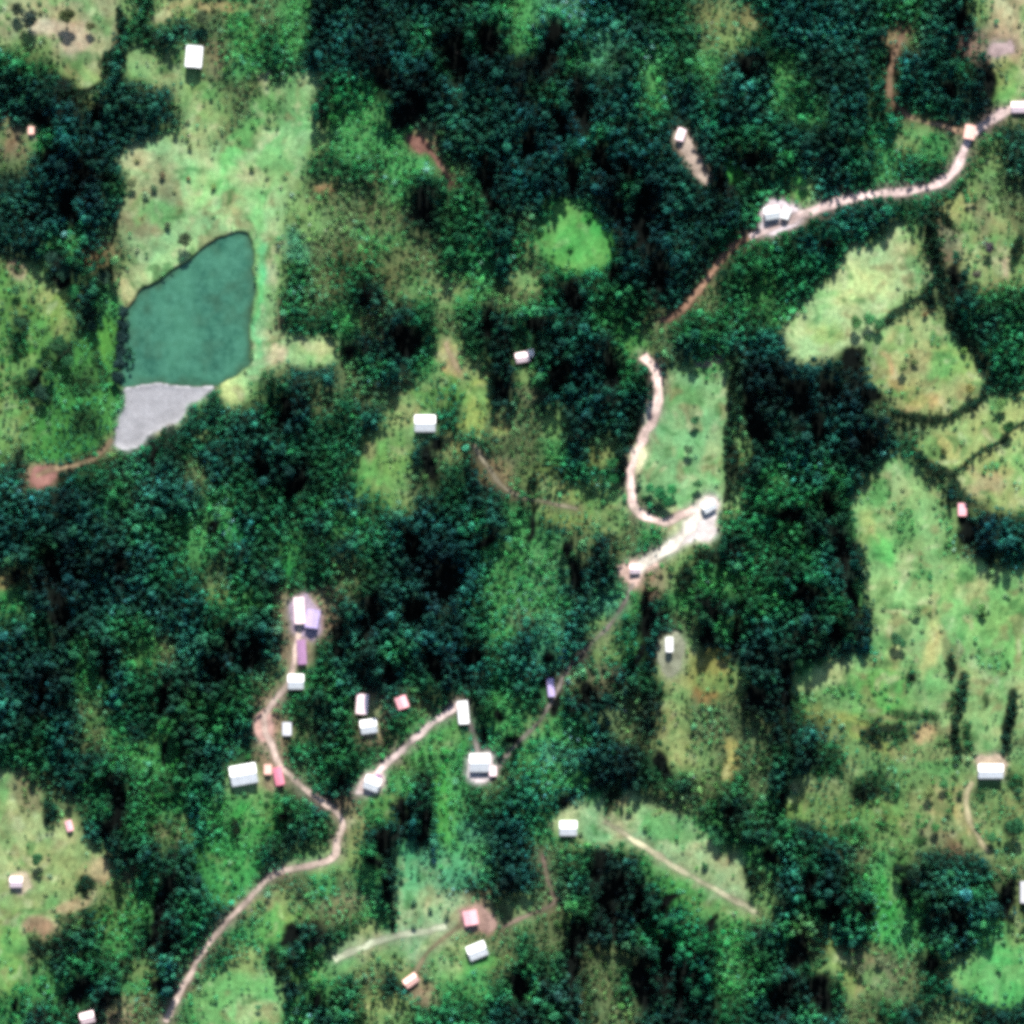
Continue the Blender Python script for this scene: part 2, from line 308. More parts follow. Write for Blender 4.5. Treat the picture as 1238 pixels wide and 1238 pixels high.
# --- patches inside meadows and scrub: x, y, rx, ry, turn, ground colour, density (None = leave), strength
PATCH = [
 (270,225,55,32,15,(160,214,140),.0,.8),(205,320,48,16,-32,(172,212,146),.0,.8),(178,248,28,44,30,(132,134,104),.05,.8),(165,195,18,14,0,(190,184,144),None,.7),
 (308,290,10,60,0,(128,200,120),None,.6),(292,175,14,60,28,(110,190,110),.02,.8),(318,360,9,70,0,(100,206,140),.0,.85),(328,350,9,60,5,(190,196,160),None,.6),(285,470,16,18,0,(196,222,150),.0,.8),
 (335,428,14,14,0,(196,190,160),None,.8),(380,427,18,11,0,(158,190,128),.03,.9),(150,352,14,22,-40,(192,184,138),None,.6),
 (120,310,18,26,0,(150,118,86),.3,.6),(248,118,40,20,40,(128,180,104),.05,.7),(195,18,10,9,0,(176,186,140),.0,.9),
 (62,36,16,12,0,(196,180,158),None,.8),(90,45,12,14,0,(190,170,146),None,.8),(96,88,20,14,30,(150,186,112),.0,.7),(315,102,9,12,0,(202,196,160),.0,.8),(260,70,16,20,0,(142,138,104),.3,.6),(300,45,18,24,0,(64,140,64),.4,.6),(240,6,60,6,0,(170,160,110),.1,.7),
 (20,330,12,14,0,(196,160,140),.1,.8),(66,368,20,22,0,(146,166,90),.05,.7),(22,440,18,24,0,(62,140,52),.2,.6),(4,160,8,24,0,(150,120,90),.2,.7),(36,158,7,9,0,(212,192,180),.0,.8),
 (15,500,26,22,0,(132,146,84),.1,.7),(55,515,35,20,-20,(78,150,68),.1,.7),(132,412,8,22,10,(120,190,80),.1,.8),
 (1038,352,34,24,-20,(196,220,150),.0,.8),(1000,402,22,12,30,(166,198,112),.0,.6),(1072,440,13,26,-25,(206,168,126),.0,.9),(1115,490,22,10,-10,(190,164,116),.0,.7),(1095,470,36,10,40,(168,174,100),.0,.6),(1150,440,26,26,0,(142,190,96),.02,.6),
 (1195,583,24,14,-10,(170,152,118),.0,.8),(1145,540,18,14,-30,(176,166,106),.0,.7),(1050,640,14,22,0,(166,176,106),.0,.5),(1070,665,16,14,0,(98,200,104),.0,.7),(1128,775,12,34,8,(204,204,136),.0,.8),(1075,795,10,20,0,(196,186,126),.0,.7),(1215,760,40,60,10,(126,190,104),.0,.6),(1160,720,26,30,0,(160,186,116),.0,.6),
 (1060,840,40,28,10,(92,178,84),.08,.7),(1040,885,40,12,30,(156,176,98),.0,.8),(1115,890,12,8,0,(206,160,122),.0,.8),(985,860,22,14,0,(132,158,86),.15,.6),(1120,735,12,10,20,(126,130,86),.1,.7),
 (966,972,18,22,0,(132,166,90),.02,.9),(1050,985,60,16,0,(110,148,78),.12,.6),(1130,975,22,18,0,(156,162,110),.1,.7),(1165,985,10,34,-14,(192,180,122),.0,.8),(1130,1010,20,12,0,(146,126,96),.1,.6),(1150,1020,30,14,0,(110,92,70),.2,.6),
 (1075,1085,20,48,10,(62,160,74),.12,.8),(1050,1175,38,28,20,(112,116,88),.18,.8),(1018,1170,12,34,-30,(140,162,92),.1,.7),(1198,1175,26,22,0,(96,198,110),.0,.7),(1226,1120,12,30,0,(130,160,96),.1,.6),(1155,1180,24,26,0,(122,146,88),.15,.5),
 (710,1000,36,16,0,(128,176,124),.02,.8),(745,975,18,10,30,(168,196,134),.0,.7),(850,1085,46,18,30,(126,162,96),.05,.7),(800,1000,40,14,28,(96,170,92),.06,.6),(820,1075,30,22,40,(52,150,70),.25,.6),
 (700,290,26,26,0,(78,174,86),.0,.6),(888,215,11,12,0,(66,150,70),.1,.9),(968,228,9,18,0,(92,186,92),.0,.9),
 (545,428,13,16,30,(182,190,128),.05,.9),(545,452,12,10,0,(176,142,100),.05,.8),(575,490,14,34,10,(166,182,100),.05,.85),(578,478,9,12,0,(196,206,130),.0,.7),(490,500,16,16,0,(166,180,120),.05,.8),(540,475,40,16,0,(96,150,72),.2,.6),
 (460,565,26,40,20,(118,172,92),.12,.8),(450,548,8,14,0,(160,150,112),.1,.6),(605,515,10,8,0,(182,170,104),.1,.8),(600,575,12,26,-40,(132,126,86),.3,.6),(545,540,16,14,0,(146,158,100),.2,.7),
 (690,615,46,22,0,(128,150,84),.25,.75),(735,630,12,18,0,(168,146,106),.1,.7),(655,575,26,18,0,(104,140,76),.3,.6),(670,520,10,14,0,(140,162,96),.2,.7),(715,545,20,14,20,(122,146,84),.3,.6),(640,470,18,10,0,(120,130,100),.35,.5),
 (470,310,50,24,0,(112,120,76),.35,.5),(520,345,30,18,0,(126,150,96),.3,.6),(400,330,22,30,0,(100,110,70),.5,.4),(395,228,12,8,0,(176,126,96),.1,.7),(330,225,22,20,0,(166,186,128),.1,.6),
 (670,690,26,40,10,(96,158,104),.5,.6),(615,680,20,26,0,(82,150,88),.5,.6),(630,745,18,14,0,(110,128,98),.4,.5),
 (810,860,22,12,20,(150,170,110),.1,.7),(820,805,26,26,0,(168,178,120),.1,.8),(858,815,24,28,10,(142,152,84),.12,.8),(848,838,12,10,0,(156,112,72),.1,.7),(815,905,26,22,35,(168,182,118),.05,.8),(882,915,10,20,-10,(190,180,108),.05,.8),(735,870,20,10,0,(136,160,110),.2,.6),(720,820,26,18,0,(116,120,96),.35,.6),
 (505,1085,24,36,0,(126,186,126),.05,.7),(490,1050,14,28,10,(92,190,130),.1,.7),(530,1135,24,14,-35,(188,202,144),.0,.8),(545,1055,40,26,0,(92,176,130),.3,.6),(570,1165,38,10,-15,(88,160,84),.1,.8),
 (440,1150,50,18,-25,(126,156,110),.1,.75),(420,1092,26,12,-10,(142,136,106),.2,.7),(335,1115,34,14,-55,(112,182,92),.08,.8),(330,1092,12,9,0,(200,140,122),.0,.9),(345,1100,10,16,0,(150,170,96),.1,.7),(290,1200,40,20,-20,(128,190,112),.05,.6),(300,1165,26,14,-40,(150,168,108),.1,.6),(370,1180,20,14,0,(92,160,86),.2,.5),(305,1220,30,18,0,(146,206,138),.0,.7),(460,1215,30,12,0,(146,166,104),.2,.6),
 (540,970,14,50,-8,(72,160,72),.3,.7),(545,890,34,22,0,(58,148,72),.25,.7),(645,875,26,14,-40,(90,160,92),.25,.6),(600,830,18,14,0,(58,140,76),.4,.6),
 (345,680,14,22,0,(44,150,74),.4,.6),(283,640,12,18,-30,(48,160,92),.4,.7),(270,720,16,14,0,(120,146,84),.3,.6),(125,615,12,14,0,(56,150,96),.4,.6),(165,790,26,14,10,(84,118,62),.4,.6),(8,702,12,10,0,(136,120,72),.2,.7),(105,830,14,26,-10,(62,120,58),.4,.6),(120,875,26,12,-25,(64,110,56),.4,.6),(185,905,20,24,0,(56,124,58),.4,.6),
 (275,1050,36,36,0,(56,146,72),.25,.7),(310,985,26,26,0,(52,150,66),.3,.7),(195,1015,9,18,0,(92,132,80),.2,.7),(228,1005,12,18,0,(86,130,72),.3,.6),(160,1055,9,14,0,(120,116,88),.2,.7),(135,1100,30,34,0,(84,132,66),.25,.6),(178,1178,16,16,0,(108,146,88),.2,.7),(40,1190,28,26,0,(76,142,78),.25,.6),(10,1150,18,50,0,(128,176,82),.1,.6),(170,1215,20,14,0,(110,92,72),.3,.5),(470,975,20,16,0,(100,160,86),.2,.7),(425,1000,16,22,0,(140,150,98),.15,.7),
 (1085,42,16,14,0,(132,112,86),.2,.8),(1200,55,34,22,0,(150,120,112),.1,.7),(1215,95,14,40,0,(146,180,100),.1,.7),(1110,150,18,10,-10,(110,150,90),.2,.7),(1100,160,24,8,-35,(102,166,100),.2,.7),(1055,110,10,40,0,(82,122,80),.4,.5),(1170,250,26,20,0,(162,178,110),.05,.6),(1185,285,26,30,0,(122,166,98),.2,.5),(1145,310,14,40,0,(122,104,98),.2,.6),(1215,320,12,24,0,(190,168,150),.1,.7),(1190,260,10,40,0,(110,96,88),.3,.5),(1180,190,30,26,0,(120,146,90),.3,.5),(1130,300,10,50,10,(132,124,100),.2,.5),
 (905,22,26,10,0,(142,132,88),.2,.7),(868,20,16,18,30,(134,146,92),.25,.6),(640,300,10,10,0,(130,160,100),.2,.6),(770,420,16,14,0,(92,136,66),.3,.7),(635,340,16,10,0,(150,168,112),.1,.8),(855,440,14,8,0,(150,132,128),.2,.7),
]
for (x, y, rx, ry, a, g, d, s) in PATCH:
    m = blob_mask(x, y, rx, ry, a, .45, .35) * s
    paint(m, g, d, None, 1.0, .5)
gm = np.clip(1 - DENS * 1.6, 0, 1)
for (cell, sd, lo, hi, col, amt) in ((46, 81, .12, .42, (184, 186, 138), .45), (38, 82, .12, .45, (96, 168, 96), .65), (17, 83, .18, .5, (140, 128, 94), .6), (15, 84, .2, .55, (70, 124, 70), .7), (13, 85, .25, .6, (196, 206, 160), .55)):
    paint(sstep(lo, hi, vnoise(cell, sd, WX, WY, oct=3)) * gm * amt, col)
for k_, c_ in (('lu', (70,166,76)), ('br', (94,186,104)), ('ls', (66,130,64))): paint(MPOLY[k_] * .6, c_)
for (x, y, rx, ry, a_, g_, d_) in ((118,1056,18,15,0,(196,178,138),.02), (86,1092,28,7,-25,(190,168,132),.05), (28,958,26,18,20,(132,132,98),.2), (48,1120,14,12,0,(160,134,112),.1), (62,36,18,12,0,(206,192,166),.03), (92,50,14,18,0,(196,178,152),.03)):
    paint(blob_mask(x, y, rx, ry, a_, .45, .35) * .85, g_, d_)
for (x, y, rx, ry, a_) in ((228,516,30,17,-30), (196,548,26,18,-20), (262,500,16,18,0), (160,566,30,16,0)):
    paint(blob_mask(x, y, rx, ry, a_, .4, .35), (38,62,50), .95, (36,100,72), 0.0, .7)
for (x, y, rx, ry, a_) in ((1055,950,26,14,0), (1095,864,22,8,10), (1080,886,15,7,0), (1005,930,18,14,0), (995,905,18,12,0), (1122,868,13,9,0), (1108,1016,10,6,0), (1186,962,8,6,0), (1100,822,14,9,0), (1030,1010,14,8,20), (1062,1000,9,7,0),
                           (965,855,9,20,0), (1150,848,6,20,10), (1170,890,8,14,0), (1185,850,6,12,0), (1225,940,9,10,0), (1140,900,10,6,0), (1085,960,10,6,0), (18,410,12,22,0), (30,470,12,18,0), (95,460,16,14,0), (100,510,20,20,0), (50,430,9,9,0), (20,330,8,8,0), (120,440,8,18,0)):
    paint(blob_mask(x, y, rx, ry, a_, .45, .4) * .9, (46,74,46), .88, (34,92,52), 0.0, .55)
for (x, y, rx, ry, a_) in ((1150,655,14,22,0), (1112,700,14,10,0), (985,840,22,12,0), (1040,720,8,22,0), (1090,640,16,20,0), (1060,600,14,16,0), (1200,800,18,14,0), (1020,835,14,8,0), (1130,930,24,10,0), (1200,560,12,6,-30), (1080,470,12,8,0), (1130,410,10,8,0)):
    paint(blob_mask(x, y, rx, ry, a_, .5, .4) * .8, (92,150,86), .6, (80,150,84), 0.0, .26)
# --- dark hedgerows between the fields: trees again
for pts, w in ((P(1060,396,1085,380,1112,362,1130,340), 10), (P(1085,500,1120,512,1150,505,1186,482,1196,455), 11), (P(1112,548,1128,566,1150,575,1162,600,1165,640), 13), (P(1155,572,1180,548,1210,530,1238,512), 6),
               (P(1130,250,1128,300,1140,340,1150,380,1165,410,1190,440), 14), (P(1165,815,1158,850,1152,900), 11), (P(1222,840,1220,880,1214,915), 10), (P(1062,870,1052,888,1085,880), 10), (P(1045,890,1062,900), 9), (P(942,860,955,920,950,960), 10), (P(888,440,884,480,880,540,880,600), 9)):
    paint(line_mask(pts, w, .4, .5), (48,62,44), .95, (30,66,46), 0.0, .75)

# --- bare ground: roads and tracks (path, width, colour, name, label)
PINK, PALE, BROWN, DIM, LILAC = (232,206,200), (206,196,178), (158,124,102), (128,112,92), (190,170,196)
ROADS = [
 ('dirt_road', P(1250,126,1215,134,1190,150,1173,162,1166,180,1156,204,1142,219,1120,228,1085,232,1050,236,1020,241,992,250,965,262,935,275,905,287), 11, PINK, 'pale pinkish dirt road climbing from the white compound to the tiled house on the bend'),
 ('dirt_road', P(905,287,886,298,869,315,858,335,845,352,828,370,812,383,797,388), 9, BROWN, 'narrow brown dirt road curving down from the white compound through dark forest'),
 ('dirt_road', P(777,430,790,446,797,462,797,480,792,498,786,514,774,536,765,558,762,580,762,604,770,619,786,628,805,632,820,625,840,614), 11, (236,208,196), 'pink hooked dirt road running down the meadow edge and looping to the white quarry yard'),
 ('dirt_road', P(856,604,842,625,826,646,812,661,797,670,782,680,766,688), 15, (232,224,208), 'short chalky dirt road joining the white quarry yard and the horseshoe clearing'),
 ('dirt_road', P(200,1236,214,1206,226,1184,238,1162,252,1140,272,1117,292,1096,307,1080,318,1066,332,1056,356,1049,390,1043,408,1034,406,1016,416,994,404,978,386,968,368,954,350,938,334,920,327,898,319,880,319,862,336,844,348,828,356,800,360,768,364,740), 8, (208,186,172), 'long winding dirt road rising from the lower corner to the lilac roofed sheds'),
 ('dirt_road', P(556,850,544,860,520,876,496,897,476,915,456,936,432,957), 9, (216,194,188), 'straight slanting dirt road between the long white barn and the white farm block'),
 ('dirt_track', P(562,850,568,874,574,896,578,912), 6, (150,140,136), 'short grey track linking the long white barn to the farmyard below it'),
 ('dirt_track', P(590,938,602,930,616,908,640,884,656,868,668,846,688,806,712,780,736,758,752,734,766,704), 5, (148,138,130), 'faint grey footpath threading the forest from the farmyard to the horseshoe clearing'),
 ('dirt_track', P(44,576,64,566,92,563,112,555,126,544,136,530), 7, (170,148,118), 'tan track joining the red soil clearing to the grey bank below the pond'),
 ('dirt_track', P(730,992,760,1012,790,1030,820,1051,850,1067,880,1083,914,1103), 7, (226,220,182), 'straight cream coloured track crossing the long slanting meadow'),
 ('dirt_track', P(1168,160,1142,152,1118,148,1096,140,1082,128,1074,110,1076,86,1084,60,1092,36), 8, (168,138,112), 'dim brown track bending through trees from the road end to a small brown glade'),
 ('dirt_track', P(656,1032,660,1056,667,1080,672,1092,652,1102,628,1110,606,1122), 5, (150,130,116), 'thin reddish hooked track below the square white house in the long meadow'),
 ('dirt_track', P(566,1112,545,1128,524,1144,508,1164,496,1186), 5, (150,140,110), 'thin track joining the pink speckled house and the salmon roofed shed'),
 ('dirt_track', P(1176,945,1166,962,1170,985,1180,1008,1196,1032), 7, (196,186,146), 'short cream farm track leading down from the wide white house'),
 ('dirt_track', P(502,172,520,184,537,204,545,224), 6, (136,100,88), 'short brown track running down from the red soil scar in dark forest'),
 ('dirt_track', P(572,538,588,562,606,588,630,602,664,608,700,616), 5, (158,150,126), 'thin tan path winding through scrub below the white scrub house'),
 ('dirt_track', P(404,1160,430,1148,454,1138,480,1130,510,1128,540,1120), 8, (206,214,182), 'pale worn streak across the grey green bank near the salmon shed'),
 ('dirt_track', P(538,414,546,434,556,450), 6, (196,178,140), 'short buff path in the scrub above the white scrub house'),
]
RMASK = []
for name, pts, w, col, lab in ROADS:
    m = line_mask(pts, w + 9, .8); RMASK.append(m)
    paint(line_mask(pts, w + 2, .6), None, 0.0, None)
    paint(m * .45, tuple(int(v * .75) for v in col), None, None, .3)
# --- bare clearings (outline, colour, label)
CLEARINGS = [
 ('bare_bank', P(150,468,185,462,225,465,262,470,250,482,232,490,215,506,195,523,170,541,148,546,134,540,140,520,150,495), (166,166,170), 'pale grey bare bank filling the lower end of the green pond'),
 ('bare_clearing', P(36,562,58,558,72,566,64,580,44,590,34,580), (166,122,112), 'small red soil clearing at the end of the tan track'),
 ('bare_clearing', P(918,258,932,244,948,246,962,252,968,264,955,276,938,288,920,282), (236,222,226), 'dazzling white gravel compound beside the pinkish road'),
 ('bare_clearing', P(842,612,854,600,868,596,872,608,866,632,868,644,852,652,838,650,822,658,808,668,802,664,810,652,824,640,834,626), (232,222,218), 'chalk white quarry yard on the lower corner of the central meadow'),
 ('bare_clearing', P(750,682,768,674,796,676,800,684,780,690,774,712,764,710,752,696), (228,196,182), 'horseshoe shaped pinkish clearing at the end of the chalky road'),
 ('bare_clearing', P(816,152,830,158,842,180,856,210,852,226,842,216,830,194,818,176), (204,184,168), 'narrow tan bare strip slanting down through dark forest'),
 ('bare_clearing', P(494,166,512,162,524,178,508,188,494,180), (134,98,86), 'dull red soil scar at the head of the brown forest track'),
 ('bare_clearing', P(310,862,322,856,330,872,330,898,316,896,308,880), (208,168,156), 'pinkish bare yard widening the long winding road'),
 ('bare_clearing', P(350,725,372,720,390,740,392,762,374,772,352,762), (178,160,180), 'mauve grey bare yard around the lilac roofed sheds'),
 ('bare_clearing', P(564,910,596,908,602,934,588,946,566,942), (216,204,204), 'pale speckled farmyard around the square white farmhouse'),
 ('bare_clearing', P(756,540,776,532,782,546,774,570,764,572), (222,220,176), 'cream bare patch on the meadow edge beside the hooked road'),
 ('bare_clearing', P(1176,912,1206,910,1220,922,1214,942,1182,944), (190,172,150), 'tan earth yard around the wide white house'),
 ('bare_clearing', P(796,770,820,764,830,784,826,810,806,822,796,800), (158,162,136), 'grey green yard around the slim white shed'),
 ('bare_clearing', P(552,1098,580,1094,600,1112,592,1132,566,1126), (170,140,128), 'reddish yard around the pink speckled house'),
 ('bare_clearing', P(428,956,444,936,462,932,466,956,444,962), (206,190,184), 'pale yard around the white farm block at the road end'),
 ('bare_clearing', P(782,488,796,482,798,502,788,518,781,508), (238,230,214), 'chalk white widening of the hooked road beside the central meadow'),
 ('bare_clearing', P(8,1056,34,1052,40,1072,24,1084,8,1076), (190,178,150), 'tan yard around the small pinkish house in the lower corner field'),
 ('bare_clearing', P(1196,50,1222,48,1228,66,1208,74,1192,66), (172,152,150), 'dusty pink bare patch near the upper corner field'),
]
CMASK = []
for name, pts, col, lab in CLEARINGS:
    f = 3
    m = poly_mask(pts, f, .5); CMASK.append(m)
    paint(np.clip(blur(m, 1) * 1.3, 0, 1), None, 0.0, None)
    paint(blur(m, 2), col, None, None, 0.0)
POND = P(300,285,306,295,305,350,303,440,288,458,262,471,225,466,185,463,150,468,140,463,143,440,146,400,152,372,170,352,195,338,215,325,240,308,262,292,285,285)
PONDM = poly_mask(POND, 3, .6)
paint(np.clip(blur(PONDM, 1) * 1.5, 0, 1), (70,84,62), 0.0, None)

# --- canopy gaps with shade painted into dark colours: x, y, half width, half length, turn; tall trees stand on their sunny side
GAPS = [(144,30,7,24,0),(132,80,8,16,0),(95,108,26,6,-22),(52,145,11,12,0),(98,215,8,30,15),(85,255,9,26,0),(60,185,10,10,0),(120,135,8,14,0),
 (500,130,16,26,30),(470,100,14,18,0),(550,75,12,34,-10),(590,45,11,20,20),(485,150,14,16,-40),(515,250,9,22,0),(585,225,9,34,-8),(660,60,10,34,15),(675,150,9,28,-10),(705,130,10,36,-8),(690,215,9,24,0),(640,170,8,20,0),
 (735,195,9,24,-10),(760,210,11,14,0),(775,265,14,30,0),(745,255,10,22,0),(900,85,8,20,5),(910,190,10,11,0),(870,222,7,16,0),(795,330,14,26,10),(690,360,8,18,0),(1080,75,9,20,12),(1195,95,9,22,-12),(1160,20,6,16,0),(1150,108,7,9,0),(1000,290,6,10,0),
 (150,428,5,36,10),(28,392,7,10,0),(42,455,8,12,10),(50,477,9,8,0),(110,392,7,14,-30),(72,335,10,14,-20),(72,425,12,16,0),(128,338,9,9,0),(24,548,6,16,8),(188,555,5,20,0),(75,575,10,8,0),(340,500,9,24,-8),(355,580,9,20,30),(318,560,7,14,0),
 (65,700,8,40,-8),(72,740,16,14,0),(22,695,9,12,-20),(145,690,6,18,0),(262,640,8,12,0),(256,805,8,18,-28),(200,845,9,26,32),(122,800,6,24,-5),(300,790,9,26,12),(275,770,7,16,0),(205,905,6,20,0),(50,835,7,20,10),(60,975,8,22,0),(140,970,9,30,0),(132,1000,7,20,10),(195,1095,8,40,14),(186,1130,7,18,0),(202,1140,6,16,0),(193,1190,8,14,40),(130,1205,14,8,-15),(105,1070,14,9,-20),(45,1150,14,11,-20),(285,1010,5,16,0),(88,1200,8,20,30),(20,1215,9,10,0),
 (500,655,8,26,-10),(590,655,9,16,30),(540,700,16,30,30),(500,740,14,22,35),(525,805,9,22,-8),(445,740,7,20,0),(470,820,8,16,0),(415,770,6,22,0),(570,790,7,14,30),(700,700,10,24,-6),(690,665,8,14,0),(780,745,10,34,10),(770,790,8,18,25),(830,700,8,26,5),(855,670,16,9,0),(860,740,10,14,0),(890,770,9,30,5),(848,770,7,14,0),(675,850,8,16,-6),(710,840,9,14,-20),(640,640,5,30,0),(670,790,8,12,0),
 (740,330,8,16,0),(650,400,8,16,0),(605,470,8,20,-10),(675,455,12,18,20),(735,450,9,24,0),(760,520,9,28,14),(745,570,7,14,0),(645,585,6,14,0),(590,390,9,16,0),(490,410,18,16,-10),(445,355,6,12,0),(420,420,10,8,0),(520,560,8,24,-10),(530,535,8,14,0),
 (960,480,12,26,0),(1000,470,14,24,0),(1030,440,16,18,-35),(1055,480,14,14,-40),(920,520,14,16,0),(990,520,12,20,0),(1040,530,14,16,0),(905,500,8,26,0),(888,560,6,40,0),(952,625,16,11,-10),(1005,610,8,20,-20),(970,720,18,12,0),(1015,760,9,14,0),(950,830,8,40,-3),(910,840,10,12,0),(980,650,5,8,0),(1018,670,8,30,-15),(1032,720,8,30,-15),
 (1165,640,9,18,0),(1195,680,9,16,0),(1155,340,9,18,15),(1125,370,7,10,0),(1145,265,6,12,0),(1232,300,6,26,0),(1150,800,6,20,15),(1155,900,7,24,10),(1218,870,7,28,8),(1100,820,10,10,0),(1218,1092,9,28,10),(1100,1080,7,26,-14),(1128,1165,8,16,0),(1050,960,20,10,0),(1090,1050,10,8,0),(980,1070,9,18,0),(1000,1100,16,16,0),(1155,1110,9,14,0),(940,970,7,12,0),(915,1060,10,14,-10),(930,1030,9,12,-10),(960,1150,16,22,0),(995,1200,12,22,-10),(940,1200,14,16,0),(1190,1220,12,9,0),(1225,1005,10,12,0),(1045,1100,7,12,0),
 (740,960,8,26,22),(685,965,6,9,0),(720,1050,11,24,0),(740,1080,12,30,0),(690,1150,6,50,-3),(770,1090,8,26,0),(805,1160,9,40,0),(775,1190,9,36,0),(700,1120,6,20,0),(825,1190,8,26,0),(862,1120,6,12,-10),(810,1090,14,9,-30),(625,1190,9,26,0),(800,930,7,16,0),(880,980,8,16,0),
 (485,980,7,14,0),(468,1022,7,16,0),(512,1000,6,34,8),(450,1040,14,10,30),(460,1070,5,16,-20),(470,1110,4,24,-8),(378,1145,16,8,-50),(335,1170,8,26,-4),(352,1130,9,10,0),(385,1210,9,14,30),(468,1190,8,18,0),(600,1090,7,10,0),(575,1075,5,12,0),(340,985,9,9,0),(600,870,6,12,0),(620,895,12,6,-35),(580,885,5,14,-20),(410,945,6,14,0)]
BUMP = np.zeros((N, N)); OPENNESS = blur(DENS, 12)
for (x, y, rw, rl, a) in GAPS:
    m = blob_mask(x, y, rw * .95, rl * .95, a, .35, .3)
    jx, jy = int((x - P0) / STEP), int((y - P0) / STEP)
    if OPENNESS[min(N - 1, max(0, jy)), min(N - 1, max(0, jx))] < .55:
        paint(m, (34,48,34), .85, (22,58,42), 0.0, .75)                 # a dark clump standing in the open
    else:
        paint(m, (16,22,20), .14, (14,36,34), 0.0, .5)                 # a hollow, shade painted into its colours, tall trees on its sunny rim
        BUMP = np.maximum(BUMP, blob_mask(x, y - rl - 8, rw * 1.5 + 5, 12, 0, .4, .2))
DENS = np.clip(DENS, 0, 1)

# ------------------------------------------------------------------ terrain heights
HGT = 9 * vnoise(420, 21, oct=2) + 3.0 * vnoise(120, 22, oct=2)
HGT += 7 * np.exp(-(((GX - 900) / 160) ** 2 + ((GY - 760) / 180) ** 2)) - 6 * np.exp(-(((GX - 560) / 60) ** 2 + ((GY - 760) / 160) ** 2))
near = np.clip(blur(poly_mask(POND + P(140,548,100,560), 2, 0), 22) * 2.2, 0, 1)
POND_Z = float(HGT[PONDM > .5].mean())
HGT = HGT * (1 - near) + POND_Z * near
HGT = HGT - 3.2 * sstep(.15, .85, blur(PONDM, 1))
WATER_Z = POND_Z - 2.0
# the grey bank slopes evenly into the pond
bm = blur(CMASK[0], 2)
HGT = HGT * (1 - bm) + np.minimum(HGT, WATER_Z + .5 + (GY - 466) * 0.02) * bm
HGT += .12 * vnoise(8, 24, oct=2)

def samp(F, px, py):
    u = np.clip((np.asarray(px, float) - P0) / STEP, 0, N - 1.001); v = np.clip((np.asarray(py, float) - P0) / STEP, 0, N - 1.001)
    i = u.astype(int); j = v.astype(int); fu = u - i; fv = v - j
    if F.ndim == 3: fu = fu[..., None]; fv = fv[..., None]
    return (F[j, i] * (1 - fu) + F[j, i + 1] * fu) * (1 - fv) + (F[j + 1, i] * (1 - fu) + F[j + 1, i + 1] * fu) * fv
def world(px, py, z):
    k = M_PX * (HCAM - z) / HCAM
    return (np.asarray(px) - 619.0) * k, (619.0 - np.asarray(py)) * k
def place(px, py, dz=0.0):
    z = float(samp(HGT, np.array([px]), np.array([py]))[0]); x, y = world(px, py, z)
    return float(x), float(y), z + dz

# ------------------------------------------------------------------ materials
def ground_mat():
    n = NT('land_cover'); co = n.n('ShaderNodeTexCoord').outputs['Object']
    at = n.n('ShaderNodeAttribute', attribute_name='cover').outputs['Color']
    a = n.rng(n.noise(.07, 4, .65, co), .3, .7, .72, 1.28)
    b = n.rng(n.noise(.32, 4, .7, co), .3, .7, .70, 1.30)
    st = n.n('ShaderNodeMapping'); st.inputs['Scale'].default_value = (1.0, .22, 1.0); n.l(co, st.inputs['Vector'])
    c = n.rng(n.noise(.55, 3, .7, st.outputs[0]), .3, .7, .82, 1.18)
    col = n.scale(at, n.math('MULTIPLY', n.math('MULTIPLY', a, b), c))
    hue = n.rng(n.noise(.045, 4, .6, co), .35, .65, 0, 1)
    col = n.mix(hue, n.mix(1.0, col, (1.10, .96, .92), 'MULTIPLY'), n.mix(1.0, col, (.88, 1.04, 1.0), 'MULTIPLY'))
    bm = n.n('ShaderNodeBump'); bm.inputs['Strength'].default_value = .5; bm.inputs['Distance'].default_value = .8
    n.l(n.noise(.5, 5, .7, co), bm.inputs['Height']); n.l(bm.outputs[0], n.b.inputs['Normal'])
    return n.done(col, .95, .05)
def bare_mat(name, lo=.55, hi=1.28, stain=.75):
    n = NT(name); co = n.n('ShaderNodeTexCoord').outputs['Object']
    at = n.n('ShaderNodeAttribute', attribute_name='cover').outputs['Color']
    a = n.rng(n.noise(.09, 5, .7, co), .32, .68, lo, hi)
    b = n.rng(n.noise(.6, 4, .7, co), .3, .7, .75, 1.2)
    col = n.scale(at, n.math('MULTIPLY', a, b))
    col = n.mix(n.rng(n.noise(.16, 4, .65, co), .45, .68, 0, stain), col, n.mix(1.0, col, (.80, .77, .77), 'MULTIPLY'))
    bm = n.n('ShaderNodeBump'); bm.inputs['Strength'].default_value = .5; bm.inputs['Distance'].default_value = .4
    n.l(n.noise(.9, 5, .7, co), bm.inputs['Height']); n.l(bm.outputs[0], n.b.inputs['Normal'])
    return n.done(col, .92, .1)
def water_mat():
    n = NT('turbid_water'); co = n.n('ShaderNodeTexCoord').outputs['Object']
    base = n.mix(n.rng(n.noise(.035, 5, .65, co), .36, .64, 0, 1), lin((42,98,80)) / K_GROUND, lin((72,134,106)) / K_GROUND)
    col = n.mix(n.rng(n.noise(.13, 8, .85, co), .40, .72, 0, .9), base, lin((98,166,138)) / K_GROUND)
    bm = n.n('ShaderNodeBump'); bm.inputs['Strength'].default_value = .15; bm.inputs['Distance'].default_value = .2
    n.l(n.noise(1.2, 3, .6, co), bm.inputs['Height']); n.l(bm.outputs[0], n.b.inputs['Normal'])
    sh = n.n('ShaderNodeAttribute', attribute_name='shallows').outputs['Fac']
    col = n.mix(sh, col, lin((64,92,66)) / K_GROUND)
    n.b.inputs['IOR'].default_value = 1.33
    return n.done(col, .25, .5)
